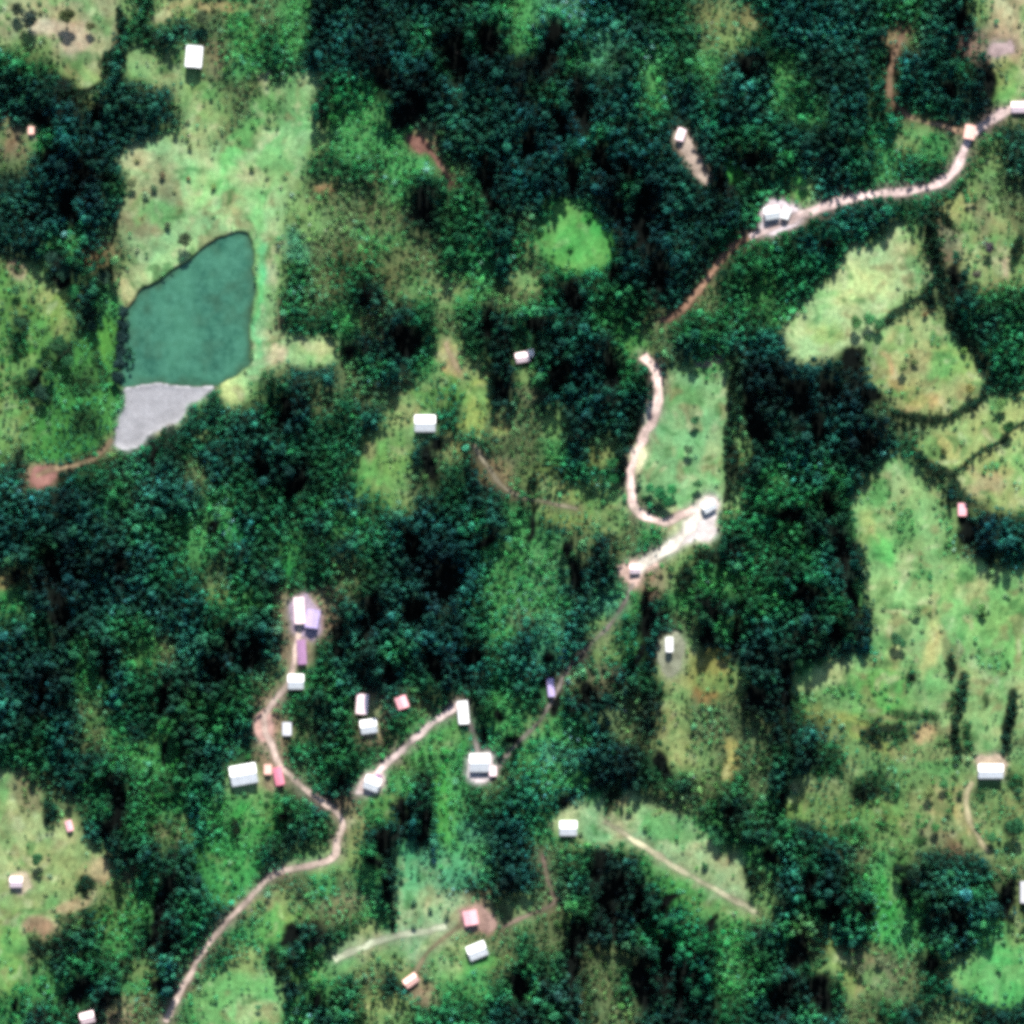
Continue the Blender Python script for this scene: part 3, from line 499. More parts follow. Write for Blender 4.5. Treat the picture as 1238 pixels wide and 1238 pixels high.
def leaf_mat():
    n = NT('foliage'); at = n.n('ShaderNodeAttribute', attribute_name='tint', attribute_type='INSTANCER').outputs['Color']
    lv = n.n('ShaderNodeAttribute', attribute_name='leaf_tone').outputs['Fac']
    co = n.n('ShaderNodeTexCoord').outputs['Object']
    f = n.math('MULTIPLY', lv, n.rng(n.noise(.5, 2, .5, co), .3, .7, .8, 1.2))
    col = n.scale(at, f)
    m = n.done(col, .75, .15)
    tr = n.n('ShaderNodeBsdfTranslucent'); n.l(col, tr.inputs['Color'])
    mx = n.n('ShaderNodeMixShader'); mx.inputs[0].default_value = .12
    n.l(n.b.outputs[0], mx.inputs[1]); n.l(tr.outputs[0], mx.inputs[2]); n.l(mx.outputs[0], n.out.inputs[0])
    return m
def bark_mat():
    n = NT('bark'); co = n.n('ShaderNodeTexCoord').outputs['Object']
    return n.done(n.mix(n.noise(2.0, 4, .7, co), (.05, .04, .03), (.13, .11, .085)), .95, .05)
GROUND_M, BARE_M, BANK_M, ROAD_M, WATER_M, LEAF_M, BARK_M = ground_mat(), bare_mat('bare_earth'), bare_mat('grey_silt', .82, 1.14, .25), bare_mat('road_dirt'), water_mat(), leaf_mat(), bark_mat()

# ------------------------------------------------------------------ ground, one sheet to the horizon
outer = np.array([100, 240, 440, 720, 1100, 1700, 2600, 4200, 7000, 11000], float)
AX = np.concatenate([P0 - outer[::-1], PX, PX[-1] + outer])
A, B = np.meshgrid(AX, AX)
dist = np.maximum(np.maximum(P0 - A, A - PX[-1]), np.maximum(P0 - B, B - PX[-1])); dist = np.clip(dist, 0, None)
gz = samp(HGT, A, B) * np.exp(-dist / 900.0)
gx, gy = world(A, B, gz)
co = np.stack([gx, gy, gz], -1).reshape(-1, 3)
n = len(AX); idx = np.arange(n * n).reshape(n, n)
quads = np.stack([idx[1:, :-1], idx[1:, 1:], idx[:-1, 1:], idx[:-1, :-1]], -1).reshape(-1, 4)
me = fast_mesh('ground', co, quads, [GROUND_M]); smooth(me)
gc = samp(GRD, A, B); far = np.clip(dist / 60, 0, 1)[..., None]
gc = gc * (1 - far) + gcol((46, 78, 52)) * far
colattr(me, 'cover', gc.reshape(-1, 3))
tag(link(bpy.data.objects.new('ground', me)), 'dark leaf littered ground under the whole forest', kind='structure')

IDX = np.arange(N * N).reshape(N, N)
FX, FY = world(GX, GY, HGT)
def sheet(name, mask, lift, mat, cover, label):
    """the cells of the land where mask holds, as a sheet lying on the ground"""
    c = mask[:-1, :-1] & mask[1:, :-1] & mask[:-1, 1:] & mask[1:, 1:]
    js, is_ = np.nonzero(c)
    if len(js) == 0: return None
    q = np.stack([IDX[js + 1, is_], IDX[js + 1, is_ + 1], IDX[js, is_ + 1], IDX[js, is_]], -1)
    u, inv = np.unique(q, return_inverse=True)
    z = HGT.ravel()[u] + lift
    me = fast_mesh(name, np.stack([FX.ravel()[u], FY.ravel()[u], z], -1), inv.reshape(-1, 4), [mat]); smooth(me)
    colattr(me, 'cover', cover.reshape(-1, 3)[u])
    return tag(link(bpy.data.objects.new(name, me)), label, kind='structure')
MLABEL = {
 'nw': 'pale green meadow wrapping the upper shore of the pond', 'tl': 'tan field in the upper corner above dark forest',
 'tm': 'pale grass strip below the lone white house near the top', 'bl': 'yellowish lower corner field with one small pinkish house',
 'mid': 'light green meadow enclosed by the hooked pink road', 'ru': 'brightest yellow green field below the smooth dark wood',
 'rm': 'tan field with a salmon soil patch between two hedgerows', 'rl': 'olive field with a round brown patch at the side edge',
 'rg': 'large bright green pasture with a cream worn band', 'rs': 'scrubby olive pasture around the wide white house',
 'br': 'vivid green pasture in the lower corner', 'tr': 'long slanting meadow crossed by the cream track',
 'lu': 'small lush green glade inside dark forest', 'bs': 'grey green hillside meadow beside the pink speckled house',
 'bb': 'bright meadow at the bottom edge beside the long winding road', 'be': 'buff field in the upper corner beside the road end',
 'rb': 'patchy brown and yellow pasture below the road bend', 'll': 'rough yellow green pasture with dark trees near the pond',
 'ls': 'lush green rough pasture bordering the pond and grey bank'}
OV = (PONDM > .02)
for key, pts, g, d, f in MEADOWS:
    sheet('meadow', (MPOLY[key] > .5) & (GRASS > .5) & ~OV, .05, GROUND_M, GRD, MLABEL[key])
# water
me = None
ys, xs = np.nonzero(blur(PONDM, 2) > .01)
wm = blur(PONDM, 2) > .02
c = wm[:-1, :-1] & wm[1:, :-1] & wm[:-1, 1:] & wm[1:, 1:]
js, is_ = np.nonzero(c)
q = np.stack([IDX[js + 1, is_], IDX[js + 1, is_ + 1], IDX[js, is_ + 1], IDX[js, is_]], -1); u, inv = np.unique(q, return_inverse=True)
kx, ky = world(GX, GY, WATER_Z)
me = fast_mesh('water', np.stack([kx.ravel()[u], ky.ravel()[u], np.full(len(u), WATER_Z)], -1), inv.reshape(-1, 4), [WATER_M])
sa = me.attributes.new('shallows', 'FLOAT', 'POINT')
sa.data.foreach_set('value', np.clip(1.3 - 1.3 * blur(PONDM, 5) + .5 * vnoise(14, 95, oct=2), 0, 1).ravel()[u].astype(np.float32))
tag(link(bpy.data.objects.new('pond_water', me)), 'still murky teal green water of the pond', kind='structure')
for (name, pts, col, lab), m in zip(CLEARINGS, CMASK):
    sheet(name, (m + .38 * vnoise(9, 71, oct=2) > .46), .09, BANK_M if name == 'bare_bank' else BARE_M, np.broadcast_to(1.28 * gcol(col), (N, N, 3)), lab)

def ribbon(name, pts, w, col, label, seed):
    r = np.random.default_rng(seed); p = np.array(pts, float)
    # smooth the path, then step along it
    for _ in range(2):
        a = p[:-1] * .75 + p[1:] * .25; b = p[:-1] * .25 + p[1:] * .75
        p = np.concatenate([p[:1], np.stack([a, b], 1).reshape(-1, 2), p[-1:]])
    s = np.concatenate([[0], np.cumsum(np.hypot(*np.diff(p, axis=0).T))]); t = np.arange(0, s[-1], 2.5)
    p = np.stack([np.interp(t, s, p[:, 0]), np.interp(t, s, p[:, 1])], 1)
    d = np.gradient(p, axis=0); d /= np.hypot(d[:, 0], d[:, 1])[:, None] + 1e-9
    nrm = np.stack([-d[:, 1], d[:, 0]], 1)
    k = len(p); ww = lambda sd: 1 + .42 * np.interp(np.arange(k), np.arange(0, k + 8, 4), np.random.default_rng(sd).uniform(-1, 1, len(np.arange(0, k + 8, 4))))
    L, R_ = w / 2 * ww(seed), w / 2 * ww(seed + 99)
    cols = np.linspace(-1, 1, 7)
    V = np.stack([p + nrm * np.where(c < 0, c * L, c * R_)[:, None] for c in cols], 1)   # k,7,2
    z = samp(HGT, V[..., 0], V[..., 1]) + .13
    x, y = world(V[..., 0], V[..., 1], z)
    ii = np.arange(k * 7).reshape(k, 7)
    q = np.stack([ii[:-1, :-1], ii[1:, :-1], ii[1:, 1:], ii[:-1, 1:]], -1).reshape(-1, 4)
    me = fast_mesh(name, np.stack([x, y, z], -1).reshape(-1, 3), q, [ROAD_M]); smooth(me)
    tone = (1.0 if name == 'dirt_road' else .68) * (1 + .45 * np.interp(np.arange(k), np.arange(0, k + 16, 8), r.uniform(-1, .8, len(np.arange(0, k + 16, 8)))))
    edge = np.array([.72, .95, 1.12, .9, 1.12, .95, .72])            # wheel tracks paler, verges duller
    rc = 1.5 * gcol(col)[None, None] * tone[:, None, None] * edge[None, :, None]
    weed = np.array([.85, .45, .08, .25, .08, .45, .85])[None, :] + .8 * vnoise(11, 90 + seed, V[..., 0], V[..., 1], oct=2) - .1
    weed = np.clip(weed, 0, 1)[..., None] * (.62 if name == 'dirt_road' else 1.0)      # grass and litter creep in from the verges
    colattr(me, 'cover', (rc * (1 - weed) + samp(GRD, V[..., 0], V[..., 1]) * weed).reshape(-1, 3))
    tag(link(bpy.data.objects.new(name, me)), label, kind='structure')
for k, (name, pts, w, col, lab) in enumerate(ROADS):
    ribbon(name, pts, w, col, lab, 300 + k)

# ------------------------------------------------------------------ houses
def roof_mat(name, col, rough=.45):
    n = NT(name); co = n.n('ShaderNodeTexCoord').outputs['Object']
    c = lin(col)
    st = n.n('ShaderNodeMapping'); st.inputs['Scale'].default_value = (1, 1, 1); n.l(co, st.inputs['Vector'])
    f = n.rng(n.noise(.35, 5, .7, co), .35, .7, 1.05, .78)
    colr = n.mix(n.rng(n.noise(.8, 4, .7, co), .58, .75, 0, .5), tuple(c), tuple(c * np.array([.62, .45, .36])))
    colr = n.scale(colr, f)
    wv = n.n('ShaderNodeTexWave', wave_type='BANDS', bands_direction='X'); wv.inputs['Scale'].default_value = 2.2; n.l(co, wv.inputs['Vector'])
    bm = n.n('ShaderNodeBump'); bm.inputs['Strength'].default_value = .3; bm.inputs['Distance'].default_value = .06
    n.l(wv.outputs['Fac'], bm.inputs['Height']); n.l(bm.outputs[0], n.b.inputs['Normal'])
    return n.done(colr, rough, .4)
ROOF = {'white': roof_mat('white_sheet_roof', (222,222,220)), 'grey': roof_mat('grey_sheet_roof', (186,186,190)), 'lilac': roof_mat('lilac_sheet_roof', (172,156,196)),
        'pink': roof_mat('pink_sheet_roof', (224,162,168)), 'rose': roof_mat('rose_tile_roof', (198,116,134)), 'salmon': roof_mat('salmon_roof', (228,178,164)), 'purple': roof_mat('purple_roof', (146,110,142)), 'blush': roof_mat('blush_roof', (232,206,208))}
def plain(name, col, rough=.8):
    n = NT(name); co = n.n('ShaderNodeTexCoord').outputs['Object']
    return n.done(n.mix(n.noise(1.5, 4, .7, co), lin(col) * .75, lin(col) * 1.1), rough, .2)
WALL_M, WOOD_M, GLASS_M, TRIM_M = plain('plaster', (206,200,188)), plain('door_wood', (96,66,44)), plain('window_glass', (40,52,60), .1), plain('white_trim', (225,225,220))

def boxv(x0, x1, y0, y1, z0, z1):
    v = [(x, y, z) for z in (z0, z1) for (x, y) in ((x0, y0), (x1, y0), (x1, y1), (x0, y1))]
    f = [(0, 3, 2, 1), (4, 5, 6, 7), (0, 1, 5, 4), (1, 2, 6, 5), (2, 3, 7, 6), (3, 0, 4, 7)]
    return v, f
def obj(name, v, f, mat, parent):
    return link(bpy.data.objects.new(name, mesh_from(name, v, f, [mat])), parent)
def house(px, py, w, l, ang, roof, label, h=3.4, pitch=.20, name='house', cat='house'):
    """w along the picture's x, l along its y, both in photograph pixels, before turning by ang"""
    W_, L_ = w * M_PX, l * M_PX
    x, y, z = place(px, py)
    e = bpy.data.objects.new(name, None); link(e); e.location = (x, y, z - .05)
    if W_ >= L_: rot = ang
    else: rot = ang + 90; W_, L_ = L_, W_
    e.rotation_euler = (0, 0, math.radians(rot)); tag(e, label, cat, 'buildings')
    a, b, o = W_ / 2 - .5, L_ / 2 - .5, .5            # walls half sizes, eaves
    rise = b * pitch * 2
    # walls: a closed body with gables, footing reaching below the slope
    v = [(-a, -b, -1.5), (a, -b, -1.5), (a, b, -1.5), (-a, b, -1.5), (-a, -b, h), (a, -b, h), (a, b, h), (-a, b, h), (-a, 0, h + rise), (a, 0, h + rise)]
    f = [(0, 1, 5, 4), (2, 3, 7, 6), (1, 2, 6, 9, 5), (3, 0, 4, 8, 7), (0, 3, 2, 1), (4, 5, 9, 8), (6, 7, 8, 9)]
    obj('wall', v, f, WALL_M, e)
    # roof: two slopes with thickness and eaves
    A_, B_ = a + o, b + o; zr = h + rise + .14; ze = h - o * pitch * 2 + .14; t = .12
    v = [(-A_, -B_, ze), (A_, -B_, ze), (A_, 0, zr), (-A_, 0, zr), (A_, B_, ze), (-A_, B_, ze)]
    v += [(p[0], p[1], p[2] - t) for p in v]
    f = [(0, 1, 2, 3), (3, 2, 4, 5), (7, 6, 9, 8), (8, 9, 11, 10), (1, 0, 6, 7), (5, 4, 10, 11), (0, 3, 9, 6), (3, 5, 11, 9), (2, 1, 7, 8), (4, 2, 8, 10)]
    r = obj('roof', v, f, ROOF[roof], e)
    v, f = boxv(-A_ - .03, A_ + .03, -.22, .22, zr - .05, zr + .07); obj('ridge_cap', v, f, ROOF[roof], r)
    v, f = boxv(-.5, .5, -b - .06, -b - .003, .05, 2.15); d = obj('door', v, f, WOOD_M, e)
    v, f = boxv(.33, .41, -b - .12, -b - .06, 1.0, 1.1); obj('handle', v, f, TRIM_M, d)
    for (wx, s) in ((-a * .55, -1), (a * .55, -1), (-a * .5, 1), (a * .5, 1)):
        y0 = s * b; y1 = s * (b + .05); ya, yb = min(y0, y1), max(y0, y1)
        ya += .003 if s > 0 else 0; yb -= .003 if s < 0 else 0
        v, f = boxv(wx - .55, wx + .55, ya, yb, 1.1, 2.2); wdw = obj('window', v, f, GLASS_M, e)
        v, f = boxv(wx - .65, wx + .65, ya - (.06 if s < 0 else 0), yb + (.06 if s > 0 else 0), 1.0, 1.095); obj('sill', v, f, TRIM_M, wdw)
    return e
HOUSES = [
 (235,69,20,26,-5,'white','tall white roofed house alone on the upper grass strip',5.5),
 (514,512,25,20,0,'white','white roofed house among yellow scrub patches in the middle of the forest',4.5),
 (632,432,17,12,10,'blush','small blush roofed house in dark forest above the middle scrub',3.2),
 (642,427,7,9,10,'white','tiny white shed touching the small blush roofed forest house',2.8),
 (295,936,32,24,10,'white','biggest white roofed building, beside the long winding road',5.5),
 (337,938,11,22,12,'rose','rose red roofed house beside the biggest white building',3.6),
 (324,930,9,12,0,'salmon','small salmon roofed hut between the biggest white building and the rose roof',2.8),
 (358,824,19,18,0,'white','square white roofed house where the winding road turns upward',4),
 (365,788,11,30,3,'purple','narrow purple roofed shed lying along the winding road',3.4),
 (362,738,13,32,3,'blush','long pale lilac shed at the top end of the winding road',3.6),
 (378,748,16,22,-8,'lilac','wider lilac roofed shed at the top end of the winding road',4),
 (347,881,11,16,0,'grey','grey roofed hut among trees beside the pinkish road yard',3),
 (438,851,14,24,-4,'blush','pale pinkish roofed house directly above a white roofed one',3.6),
 (446,878,20,17,8,'white','white roofed house directly below the pale pinkish one',4),
 (486,849,14,15,20,'pink','small square pink roofed house alone in the forest',3.4),
 (560,861,13,28,5,'white','long narrow white barn at the upper end of the slanting road',4.2),
 (580,922,24,22,0,'white','square white farmhouse in the pale speckled farmyard',4.2),
 (596,932,9,12,0,'blush','small blush shed on the edge of the pale speckled farmyard',2.8),
 (450,947,19,17,-20,'white','white farm block at the lower end of the slanting road',4),
 (457,940,8,9,-20,'purple','tiny purple roofed lean to hut beside the white farm block',3),
 (666,831,8,22,5,'lilac','slim lilac roofed shed beside the faint grey footpath',3.2),
 (809,779,9,18,0,'white','slim white roofed shed in the grey green yard',3.4),
 (687,1001,21,18,0,'white','square white roofed house at the head of the long slanting meadow',4),
 (577,1149,23,18,22,'white','tilted white roofed house below the pink speckled one',4),
 (569,1109,17,18,10,'pink','pink speckled roofed house in the reddish yard',3.6),
 (497,1185,18,12,35,'salmon','salmon roofed shed at the lower end of its thin track',3.2),
 (1197,932,30,17,0,'white','wide white roofed house in the tan earth yard',6),
 (933,258,18,15,10,'white','larger white roofed building on the dazzling white compound',4),
 (950,258,10,14,-20,'white','smaller white roofed building on the dazzling white compound',3.4),
 (1172,160,13,17,-10,'salmon','salmon tiled house on the bend at the road end',3.6),
 (1232,130,20,13,0,'blush','blush roofed house at the side edge where the road leaves the photo',3.6),
 (823,163,10,15,-18,'blush','pale roofed hut at the top of the narrow tan bare strip',3.2),
 (20,1066,15,13,0,'blush','small pinkish white house in the yellowish lower corner field',3.6),
 (106,1230,17,14,15,'blush','pinkish white roofed house cut by the bottom edge',3.4),
 (1163,616,10,15,0,'pink','little pink roofed hut between the dark grove and the olive field',3.2),
 (1240,1078,14,26,0,'grey','pale grey roofed barn cut by the side edge near the lower corner',4.5),
 (84,998,8,13,15,'pink','tiny pink hut on the rim of the yellowish lower corner field',2.8),
 (857,612,16,13,30,'white','white roofed shed on the chalk white quarry yard',3.6),
 (38,158,7,9,0,'salmon','tiny salmon roofed hut in the dark wood near the edge',2.8),
 (768,688,13,11,0,'blush','blush roofed hut on the horseshoe shaped clearing',3.2),
]
hxy = np.array([(h_[0], h_[1], max(h_[2], h_[3]) * .5 + 4) for h_ in HOUSES])
for (x, y, w, l, a, rf, lab, hh) in HOUSES:
    shed = any(k in lab for k in ('shed', 'barn', 'hut', 'block', 'building'))
    kind = next((k for k in ('barn', 'shed', 'hut') if k in lab.replace('tiled', '')), 'building' if ('block' in lab or 'building' in lab) else 'house')
    if lab.startswith('rose') or 'roofed house' in lab: kind = 'house'
    house(x, y, w, l, a, rf, lab, hh, name=kind, cat=kind)

# ------------------------------------------------------------------ trees
def tube(path, radii, seg=6):
    v, f = [], []
    for (p, r) in zip(path, radii):
        for k in range(seg):
            a = 2 * math.pi * k / seg; v.append((p[0] + r * math.cos(a), p[1] + r * math.sin(a), p[2]))
    for i in range(len(path) - 1):
        for k in range(seg):
            f.append((i * seg + k, i * seg + (k + 1) % seg, (i + 1) * seg + (k + 1) % seg, (i + 1) * seg + k))
    return v, f
def make_tree(seed, shape):
    """unit tree: crown radius about 1, height 'H' in crown radii; returns trunk and crown geometry"""
    r = np.random.default_rng(seed)
    H = {'round': 3.1, 'flat': 3.0, 'tall': 4.2, 'bush': 1.35}[shape]
    flat = {'round': .78, 'flat': .48, 'tall': 1.15, 'bush': .7}[shape]
    zc = H - flat * .9
    nl = {'round': 13, 'flat': 14, 'tall': 13, 'bush': 8}[shape]
    lobes = [(0, 0, zc, .55)]
    for k in range(nl):
        a = 2 * math.pi * (k / nl * 2.0 + r.uniform(0, .18)); rr = math.sqrt(r.uniform(.06, 1)) * .74
        zz = zc + flat * (1 - rr * rr) * r.uniform(.15, .75) - flat * .35 * rr * r.uniform(0, 1)
        lobes.append((rr * math.cos(a) * r.uniform(.8, 1.15), rr * math.sin(a) * r.uniform(.8, 1.15), zz, r.uniform(.24, .44)))
    V, F, T = [], [], []
    for (lx, ly, lz, lr) in lobes:
        tone = r.uniform(.72, 1.28); cnt = int(34 + 60 * lr)
        for _ in range(cnt):
            d = r.normal(size=3); d[2] = abs(d[2]) * .9 - .25; d /= np.linalg.norm(d)
            c = np.array([lx, ly, lz]) + d * lr * np.array([1, 1, .8]) * r.uniform(.7, 1.12)
            nn = d + r.normal(size=3) * .55; nn /= np.linalg.norm(nn)
            u = np.cross(nn, r.normal(size=3)); u /= np.linalg.norm(u); w = np.cross(nn, u)
            s = r.uniform(.085, .17)
            i = len(V)
            for (p, q) in ((-1, -.25), (.1, -.75), (1, .2), (-.1, .8)):
                V.append(tuple(c + u * p * s + w * q * s + nn * r.uniform(-.2, .2) * s))
            F.append((i, i + 1, i + 2, i + 3)); T.append(tone * r.uniform(.7, 1.3))
    tv, tf = [], []
    lean = r.uniform(-.12, .12, 2)
    def add(path, rad):
        v, f = tube(path, rad); b = len(tv); tv.extend(v); tf.extend([tuple(i + b for i in q) for q in f])
    top = (lean[0], lean[1], zc)
    add([(0, 0, -.25), (0, 0, .1), (lean[0] * .5, lean[1] * .5, zc * .5), top], [.13, .09, .07, .04])
    for (lx, ly, lz, lr) in lobes[1::2]:
        s = r.uniform(.5, .8); p = (lean[0] * s, lean[1] * s, zc * s)
        add([p, ((p[0] + lx) * .5, (p[1] + ly) * .5, (p[2] + lz) * .5 - .05), (lx, ly, lz)], [.045, .032, .015])
    return (tv, tf), (V, F, T)
def crown_mesh(name, g):
    V, F, T = g; me = mesh_from(name, V, F, [LEAF_M])
    a = me.attributes.new('leaf_tone', 'FLOAT', 'FACE'); a.data.foreach_set('value', np.array(T, np.float32))
    return me
SHAPES = ['round', 'round', 'flat', 'round', 'tall', 'flat', 'round', 'bush', 'bush', 'bush']
BUSH0 = 7
TREES = []          # (trunk mesh, crown mesh, joined mesh)
for k, sh in enumerate(SHAPES):
    (tv, tf), (V, F, T) = make_tree(500 + k, sh)
    tm = mesh_from('trunk', tv, tf, [BARK_M]); cm = crown_mesh('crown', (V, F, T))
    b = len(V)
    jm = mesh_from('tree_variant', V + tv, F + [tuple(i + b for i in q) for q in tf], [LEAF_M, BARK_M])
    mi = np.zeros(len(jm.polygons), np.int32); mi[len(F):] = 1; jm.polygons.foreach_set('material_index', mi)
    a = jm.attributes.new('leaf_tone', 'FLOAT', 'FACE'); a.data.foreach_set('value', np.array(T + [1.0] * len(tf), np.float32))
    TREES.append((tm, cm, jm))

# traced single trees: x, y, crown radius (photograph pixels), crown colour
TRACED = [(224,290,9,(60,76,52)),(82,20,10,(58,70,40)),(245,22,9,(60,76,52)),(37,24,11,(40,56,50)),(110,32,6,(86,92,60)),(22,12,8,(40,52,40)),
 (46,1038,8,(46,92,56)),(48,1058,4,(70,96,60)),(1218,516,8,(36,76,40)),(1210,488,7,(84,120,64)),(1140,545,5,(80,90,54)),(1091,444,6,(90,110,66)),(1105,438,5,(84,104,62)),(1034,390,8,(66,110,62)),(1050,386,8,(60,120,70)),(1062,392,7,(54,104,62)),(1118,380,4,(110,90,60)),(1165,424,5,(86,122,60)),(1172,470,6,(116,116,64)),
 (840,508,6,(56,104,66)),(832,543,6,(78,112,76)),(843,585,6,(66,112,70)),(797,596,9,(36,104,60)),(806,606,8,(34,98,56)),(785,590,6,(48,120,72)),(812,592,7,(46,122,68)),(770,590,3,(40,60,44)),
 (1186,735,6,(72,116,60)),(1188,745,5,(66,104,54)),(1082,772,8,(50,92,60)),(1090,778,6,(46,96,60)),(1108,738,6,(92,128,80)),(740,560,7,(34,92,50)),(742,578,7,(30,96,52)),(852,1046,5,(56,104,66)),(862,1004,8,(40,92,58)),(868,1016,7,(42,96,60)),
 (1226,998,12,(34,82,50)),(1198,1012,7,(56,110,66)),(1130,1000,6,(60,112,60)),(1122,958,7,(88,104,60)),(1140,948,6,(50,102,58)),(1160,960,5,(54,92,54)),
 (24,390,8,(30,66,42)),(64,312,9,(26,58,46)),(78,330,10,(26,60,44)),(90,352,8,(34,100,56)),(104,374,7,(26,62,42)),(112,394,7,(24,56,42)),(72,418,12,(32,72,42)),(82,436,9,(34,84,50)),(40,452,8,(28,64,44)),(50,474,9,(26,56,42)),(126,336,9,(40,66,50)),(60,455,7,(38,92,48)),
 (150,378,8,(20,46,44)),(149,392,8,(20,46,44)),(147,408,8,(20,46,44)),(146,424,8,(20,46,44)),(144,440,8,(20,46,44)),(142,456,8,(20,46,44)),(139,468,5,(36,96,56)),
 (203,272,5,(84,100,72)),(160,222,6,(90,104,70)),(196,212,5,(112,104,78)),(186,228,5,(86,116,84)),(176,236,5,(120,150,112)),(228,216,3,(120,92,64)),(258,226,4,(112,140,80)),(304,204,4,(84,118,72)),(230,178,4,(92,112,72)),
 (1195,300,7,(60,56,60)),(1180,332,6,(70,70,60)),(1040,1172,6,(84,100,70)),(1062,1160,6,(88,104,72)),(1208,1172,4,(70,140,80)),(712,262,5,(56,130,62)),(690,300,4,(60,140,66)),
 (500,1120,4,(96,130,96)),(520,1100,4,(88,126,92)),(500,1090,4,(84,130,96)),(540,1108,4,(80,104,76)),(760,980,5,(92,130,84)),(780,1000,4,(86,128,80)),(20,352,6,(52,96,60)),(40,360,4,(70,110,70))]

rng = np.random.default_rng(77)
items = []           # px, py, r(m), variant, stretch, tint
cell = 8.0; gridh = {}
def near_ok(x, y, r, k):
    i, j = int(x // cell), int(y // cell); R_ = 2
    for a in range(i - R_, i + R_ + 1):
        for b in range(j - R_, j + R_ + 1):
            for (qx, qy, qr) in gridh.get((a, b), ()):
                if (qx - x) ** 2 + (qy - y) ** 2 < (k * (qr + r)) ** 2: return False
    return True
def put(x, y, r): gridh.setdefault((int(x // cell), int(y // cell)), []).append((x, y, r))
def house_clear(px, py, r):
    d = np.hypot(hxy[:, 0] - px, hxy[:, 1] - py); return bool((d > hxy[:, 2] + r / M_PX * .45).all())
for (x, y, rp, c) in TRACED:
    r = rp * M_PX; items.append([x, y, r, int(rng.choice([0, 1, 3, 6])) if rp > 5 else BUSH0 + int(rng.integers(3)), .62 if rp > 5 else 1.0, ccol(c), 'traced']); put(x * M_PX, y * M_PX, r)
MARG = 60
TONE = vnoise(34, 41, oct=3); TONE2 = vnoise(11, 42, oct=2); CANO = vnoise(40, 43, oct=2); WARM = vnoise(70, 44, oct=2)
HSCL = TALL * (1 + .40 * CANO + .12 * vnoise(16, 45, oct=2))
HSCL = HSCL + BUMP * (1.5 - HSCL) * .85
def north_of(m, steps):
    o = m.copy()
    for k in range(1, steps + 1): o[:-k] = np.maximum(o[:-k], m[k:])
    return o
HM = np.zeros((N, N))
for (x, y, w, l, *_r) in HOUSES: HM = np.maximum(HM, ((np.abs(GX - x) < w * .6 + 2) & (np.abs(GY - y) < l * .6 + 2)).astype(float))
core = np.max(np.stack([(m > .6).astype(float) for m, r_ in zip(RMASK, ROADS) if r_[0] == 'dirt_road'] + [(m > .6).astype(float) for m in CMASK]), 0)
HSCL *= 1 - .48 * blur(north_of(core, 8), 3)
HSCL *= 1 - .72 * blur(north_of(HM, 18), 3)
HSCL *= 1 - .35 * blur(north_of(np.max(np.stack([(m > .6).astype(float) for m, r_ in zip(RMASK, ROADS) if r_[0] != 'dirt_road']), 0), 7), 3)
HSCL *= 1 - .45 * blur(north_of((GRASS > .6).astype(float), 10), 3)
def jitter_grid(sp, jit):
    w = (1238 + 2 * MARG) * M_PX; nx = int(w / sp); ny = int(w / (sp * .87))
    i, j = np.meshgrid(np.arange(nx), np.arange(ny))
    x = (i + .5 * (j % 2)) * sp + rng.uniform(-jit, jit, i.shape) * sp; y = j * sp * .87 + rng.uniform(-jit, jit, i.shape) * sp
    return (x / M_PX - MARG).ravel(), (y / M_PX - MARG).ravel()
HX, HY = hxy[:, 0], hxy[:, 1]
TR = np.array([(t_[0], t_[1], t_[2]) for t_ in TRACED])
def layer(sp, jit, rlo, rhi, keep, hmul, variants, k_clear):
    x, y = jitter_grid(sp, jit); m = len(x)
    d = np.clip(samp(DENS, x, y), 0, 1); u = rng.random(m)
    ok = (u < d ** 1.15 * keep) & (d > .03)
    x, y = x[ok], y[ok]; m = len(x)
    r = (rlo + (rhi - rlo) * rng.random(m) ** 1.6) * np.clip(.55 + .45 * samp(HSCL, x, y), .6, 1.25)
    for (qx, qy, q) in list(hxy) + list(TR):
        ok = np.hypot(x - qx, y - qy) > q + r / M_PX * k_clear
        x, y, r = x[ok], y[ok], r[ok]
    ok = samp(DENS, x, y - r / M_PX * .4) > .02; x, y, r = x[ok], y[ok], r[ok]; m = len(x)
    c = samp(CRW, x, y); tn = samp(TONE, x, y) * 1.1 + samp(TONE2, x, y) * .45; cw = samp(WARM, x, y)
    f = np.exp(tn * 1.0 + rng.normal(0, .33, m))[:, None]
    t = c * f * np.stack([1 + .3 * cw + rng.normal(0, .14, m), 1 + rng.normal(0, .05, m), 1 - .2 * cw + rng.normal(0, .12, m)], -1)
    h = hmul * (4.6 + 4.1 * r) * samp(HSCL, x, y) * rng.uniform(.88, 1.12, m)
    return [[x[k], y[k], r[k], int(rng.choice(variants)), h[k] / (3.15 * r[k]), np.clip(t[k], .003, .4), 'forest'] for k in range(m)]
items += layer(8.5, .6, 2.3, 3.6, .26, 1.08, [0, 1, 2, 3, 5, 6], .5)
items += layer(2.45, .75, 1.0, 2.1, .90, 1.0, [0, 1, 3, 4, 6], .5)
